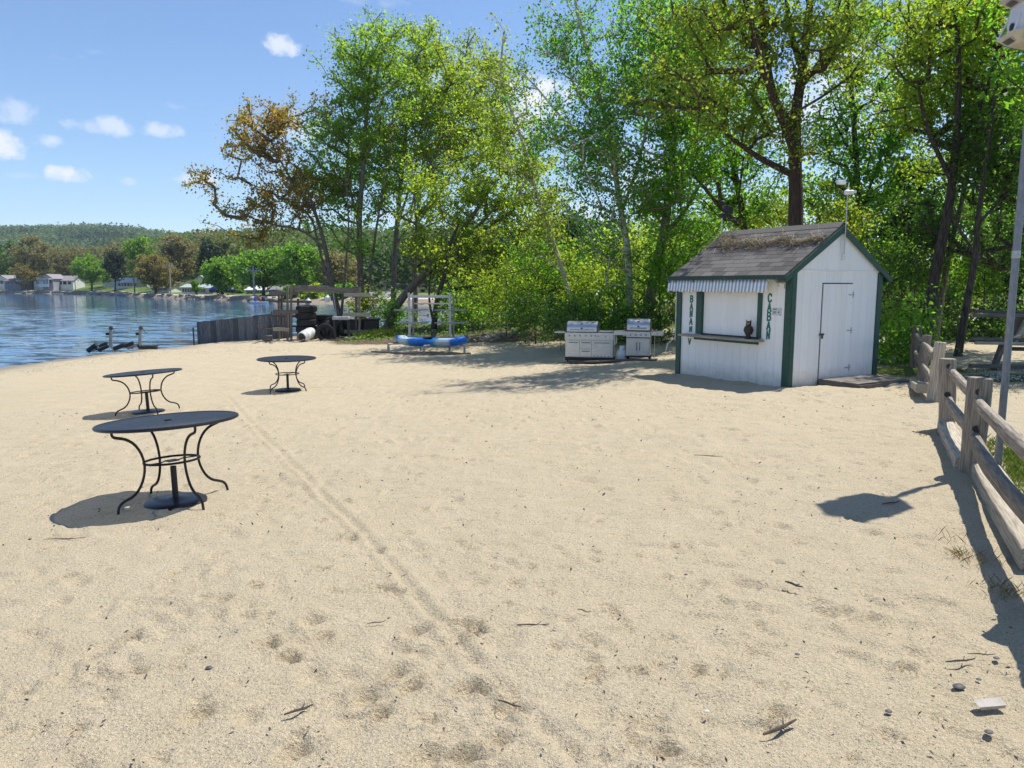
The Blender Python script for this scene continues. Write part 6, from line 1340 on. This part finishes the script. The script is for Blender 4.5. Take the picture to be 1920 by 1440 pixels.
def blades(name, label, cat, pts, hmin, hmax, w, mat, seed=1, lean=.35):
    rg = np.random.default_rng(seed); pts = np.array(pts); n = len(pts); z = gz(pts[:, 0], pts[:, 1]); P = np.c_[pts, z-.01]
    h = rg.uniform(hmin, hmax, n)[:, None]; a = rg.random(n)*6.28; side = np.c_[np.cos(a), np.sin(a), a*0]*w; ld = np.c_[rg.normal(size=(n, 2))*lean, np.ones(n)]*h
    V = np.stack([P-side, P+side, P+ld*.55+side*.6, P+ld*[1.3, 1.3, 1.0]], 1).reshape(-1, 3)
    tag(part(name, npmesh(name, V, np.arange(4*n).reshape(n, 4), mat, 4), None), label, cat, kind='stuff')
def ground_cover():
    rg = np.random.default_rng(3)
    pts = []
    while len(pts) < 45000:
        y = rg.uniform(3, 9.6); s = rg.uniform(.12, 5.5); x = 5.45+(y-9.2)*.475+s
        if y+1.4*vnoise(np.array([x*.8]), np.array([y*.8]), 31)[0] < 9.2-.6*rg.random() : pts.append((x, y))
    blades('grass', 'bright green grass on the right behind the split-rail fence', 'grass', pts, .04, .12, .005, 'grassblade', 1)
    pts = [(rg.normal(-5.75, .45), rg.normal(32.3, .3)) for _ in range(1600)]
    blades('grass_tuft', 'tall grass tuft beside the right post of the timber rack', 'grass', pts, .12, .4, .012, 'grassblade', 2)
    pts = [(rg.normal(8.4, .9), rg.normal(15.3, .5)) for _ in range(2500)]+[(rg.normal(10.5, 1.2), rg.normal(12.2, .5)) for _ in range(3500)]
    blades('short_grass', 'patchy short grass beside the hut and the old posts', 'grass', pts, .03, .10, .006, 'grassblade', 4)
    pts = []
    for (px, py, n, s) in [(1815, 1045, 90, .07), (1775, 1010, 20, .06), (1735, 818, 60, .09), (1885, 1110, 130, .08), (1760, 755, 60, .08), (1715, 742, 60, .12)]:
        q = G(px, py); pts += [(rg.normal(q.x, s), rg.normal(q.y, s)) for _ in range(n)]
    blades('dry_grass', 'dry thin weeds growing through the sand along the timbers', 'weeds', pts, .02, .085, .0014, 'drygrass', 5, .5)
    # undergrowth litter on the wood floor
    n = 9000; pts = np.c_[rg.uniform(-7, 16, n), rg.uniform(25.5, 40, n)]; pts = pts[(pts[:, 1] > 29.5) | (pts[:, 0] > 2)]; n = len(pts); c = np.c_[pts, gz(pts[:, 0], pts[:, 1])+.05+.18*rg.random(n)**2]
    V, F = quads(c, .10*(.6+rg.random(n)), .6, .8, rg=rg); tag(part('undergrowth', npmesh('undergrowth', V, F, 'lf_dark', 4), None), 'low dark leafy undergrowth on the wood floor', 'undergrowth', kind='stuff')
    # brush and driftwood on the bank
    m = MB(); rr = random.Random(6)
    for i in range(260):
        q = GY(rr.uniform(830, 1000), rr.uniform(27.2, 29.6)) if i < 190 else GY(rr.uniform(480, 660), rr.uniform(31.2, 32.6)); a = rr.uniform(0, 6.28); l = rr.uniform(.15, .6)
        m.tube([q+Vector((0, 0, rr.uniform(0, .12))), q+Vector((math.cos(a)*l, math.sin(a)*l, rr.uniform(0, .18)))], .009, 4)
    tag(part('brush_litter', m, 'rackwood_x'), 'scattered dry sticks and brush on the sandy bank', 'brush', kind='stuff')
    M['pale_rock'] = pbr('pale_rock', (.55, .50, .44), (.3, .27, .23), ns=5, rough=.9)
    labs = ['large pale stone left of the low dark shrub', 'rounded brown stone right of the kayak', 'pale flat stone beside the brown one', 'small pale stone at the right end of the stones', 'grey stone behind the flat pale stone', 'small grey stone at the far side of the bank']
    for (px, Y, s, mt, lab) in zip((908, 882, 924, 950, 938, 970), (28.6, 28.2, 28.9, 29.2, 29.6, 30), (.22, .28, .3, .2, .24, .3), ('pale_rock', 'concrete', 'pale_rock', 'pale_rock', 'rock', 'rock'), labs):
        q = GY(px, Y); m = MB(); rr = random.Random(px)
        m.lathe([(.3, -.3), (.9, -.1), (1, .15), (.75, .42), (.3, .56)], 9); m.v = [(x*s*(1+.25*math.sin(i*2.3)), y*s*(1+.2*math.sin(i*1.7)), z*s*(1+.2*math.cos(i))) for i, (x, y, z) in enumerate(m.v)]
        o = part('stone', m, mt); o.location = q; tag(o, lab, 'stone', 'stones on the bank')
    # sticks, pebbles, litter in the foreground
    M['twig'] = pbr('dark_twig', (.10, .075, .055), (.04, .03, .022), (3, 3, 3), 20, .85)
    for (px, py, l, an, r, lab) in [(1488, 1100, .05, -60, .007, 'short dark twig right of centre on open sand'), (1670, 946, .07, 15, .006, 'dark twig lying in the birdhouse shadow'), (1462, 1370, .075, 28, .008, 'forked twig near the bottom of the sand'), (1800, 1244, .06, 5, .005, 'crooked dark twig left of the fence shade'),
                                 (1840, 1232, .05, -10, .003, 'very thin twig at the edge of the fence shade'), (1000, 1176, .07, -5, .004, 'thin straight twig in the centre foreground'), (485, 1033, .085, 20, .004, 'long thin twig right of the nearest table'), (122, 1013, .13, 3, .003, 'long thin stick left of the nearest table'),
                                 (560, 1337, .05, 30, .006, 'dark leaf-like twig in the lower left sand'), (1328, 857, .12, -20, .004, 'bent twig on the far open sand'), (1095, 1150, .035, -40, .003, 'tiny twig in the middle of the sand'), (1132, 930, .02, 60, .009, 'dark twig stub in the middle distance'),
                                 (706, 1172, .04, 10, .003, 'small crossed twig beside the drag track'), (955, 1325, .05, -35, .004, 'twig stuck in the drag track')]:
        q = G(px, py); a = R(an); c, s = math.cos(a), math.sin(a); m = MB(); l *= 1.25
        m.tube([(-l*c, -l*s, .008), (-l*.2*c+.1*l*s, -l*.2*s-.1*l*c, .016), (l*.4*c, l*.4*s, .010), (l*c, l*s, .018)], [r*.6, r, r*.9, r*.5], 6)
        if l > .06: m.tube([(l*.2*c, l*.2*s, .012), (l*.5*c-.3*l*s, l*.5*s+.3*l*c, .02)], [r*.6, r*.3], 5)
        o = part('twig', m, 'twig'); o.location = q+Vector((0, 0, .004)); tag(o, lab, 'twig', 'twigs on the sand')
    M['pebble'] = pbr('dark_pebble', (.09, .09, .095), (.05, .05, .055), ns=10, rough=.6)
    for (px, py, s, mt, lab) in [(1798, 1290, .022, 'pebble', 'dark round pebble nearest the paper scrap'), (1666, 1336, .012, 'pebble', 'small dark pebble in the lower right sand'), (1868, 1236, .012, 'pebble', 'grey pebble at the shade edge'), (1324, 1336, .011, 'pale_rock', 'small pale pebble near the bottom centre'),
                                 (392, 1254, .014, 'pebble', 'dark pebble in the lower left sand'), (1495, 1229, .010, 'pebble', 'tiny dark pebble in the open sand'), (1866, 1155, .01, 'pale_rock', 'tiny pale pebble'), (1835, 1276, .01, 'pebble', 'tiny pebble beside the dark round one'), (1854, 1375, .014, 'pebble', 'dark pebble below the paper scrap')]:
        if lab == 'tiny pale pebble': lab = 'tiny pale pebble beside the fence shade'
        q = G(px, py); m = MB(); m.lathe([(.3, -.4), (.9, -.2), (1, .1), (.7, .5), (.2, .62)], 12); m.v = [(x*s*1.3, y*s, z*s*.8) for x, y, z in m.v]; o = part('pebble', m, mt); o.location = q+Vector((0, 0, .006)); tag(o, lab, 'pebble', 'pebbles on the sand')
    M['w_tan2'] = pbr('soiled_paper', (.5, .46, .42), (.38, .35, .31), ns=30, rough=.8)
    q = G(1857, 1326); m = MB(); m.box(-.055, .055, -.02, .02, -.004, .016); m.v = [(x-(.02 if z > 0 and x < 0 else 0), y, z) for x, y, z in m.v]; o = part('paper_scrap', m, 'w_tan2', smooth=False); o.location = q+Vector((0, 0, .012)); o.rotation_euler = (R(22), 0, R(8)); tag(o, 'white crumpled paper carton scrap in the lower right sand', 'litter')
    # fine dark crumbs and grit, uncountable
    n = 11000; yy = 2.4+11*rg.random(n)**1.5; xx = rg.uniform(-.8, .62, n)*(yy+.6); zz = gz(xx, yy)
    c = np.c_[xx, yy, zz+.012]; s = rg.uniform(.003, .0095, n)*(1+.08*yy); s[::9] *= 2.6; V, F = quads(c, s, .8, .42, rg=rg)
    tag(part('grit', npmesh('grit', V, F, 'twig', 4), None), 'fine dark crumbs of bark and grit scattered over the sand', 'debris', kind='stuff')
    # wrack line along the water
    n = 1000; t_ = rg.random(n); px = 0+560*t_; c = []
    for a in px:
        py = np.interp(a, [0, 100, 200, 300, 400, 560], [712, 690, 674, 664, 658, 655])+rg.normal()*2.2*(1+2*abs(math.sin(a*.05))); q = G(float(a), float(py)); c.append((q.x, q.y, q.z+.03))
    V, F = quads(np.array(c), .035*(.4+rg.random(n)), 1., .4, rg=rg); tag(part('wrack', npmesh('wrack', V, F, 'twig', 4), None), 'thin line of dark lake debris along the sandy shore', 'debris', kind='stuff')
ground_cover()

# ------------------------------------------------------------------ summer haze
def haze():
    m = bpy.data.materials.new('haze'); m.use_nodes = True; nt = m.node_tree; nt.nodes.clear()
    out = nt.nodes.new('ShaderNodeOutputMaterial'); v = nt.nodes.new('ShaderNodeVolumePrincipled'); v.inputs['Density'].default_value = .00016; v.inputs['Color'].default_value = (.72, .84, 1.0, 1); v.inputs['Anisotropy'].default_value = .2
    nt.links.new(v.outputs[0], out.inputs['Volume'])
    mb = MB(); mb.box(-2950, 2950, -400, 1750, -12, 175); me = mb.mesh('haze'); fixn(me); me.materials.append(m)
    o = bpy.data.objects.new('haze', me); C.objects.link(o); tag(o, 'thin summer haze over the lake and the hills', 'haze', kind='stuff')
haze()
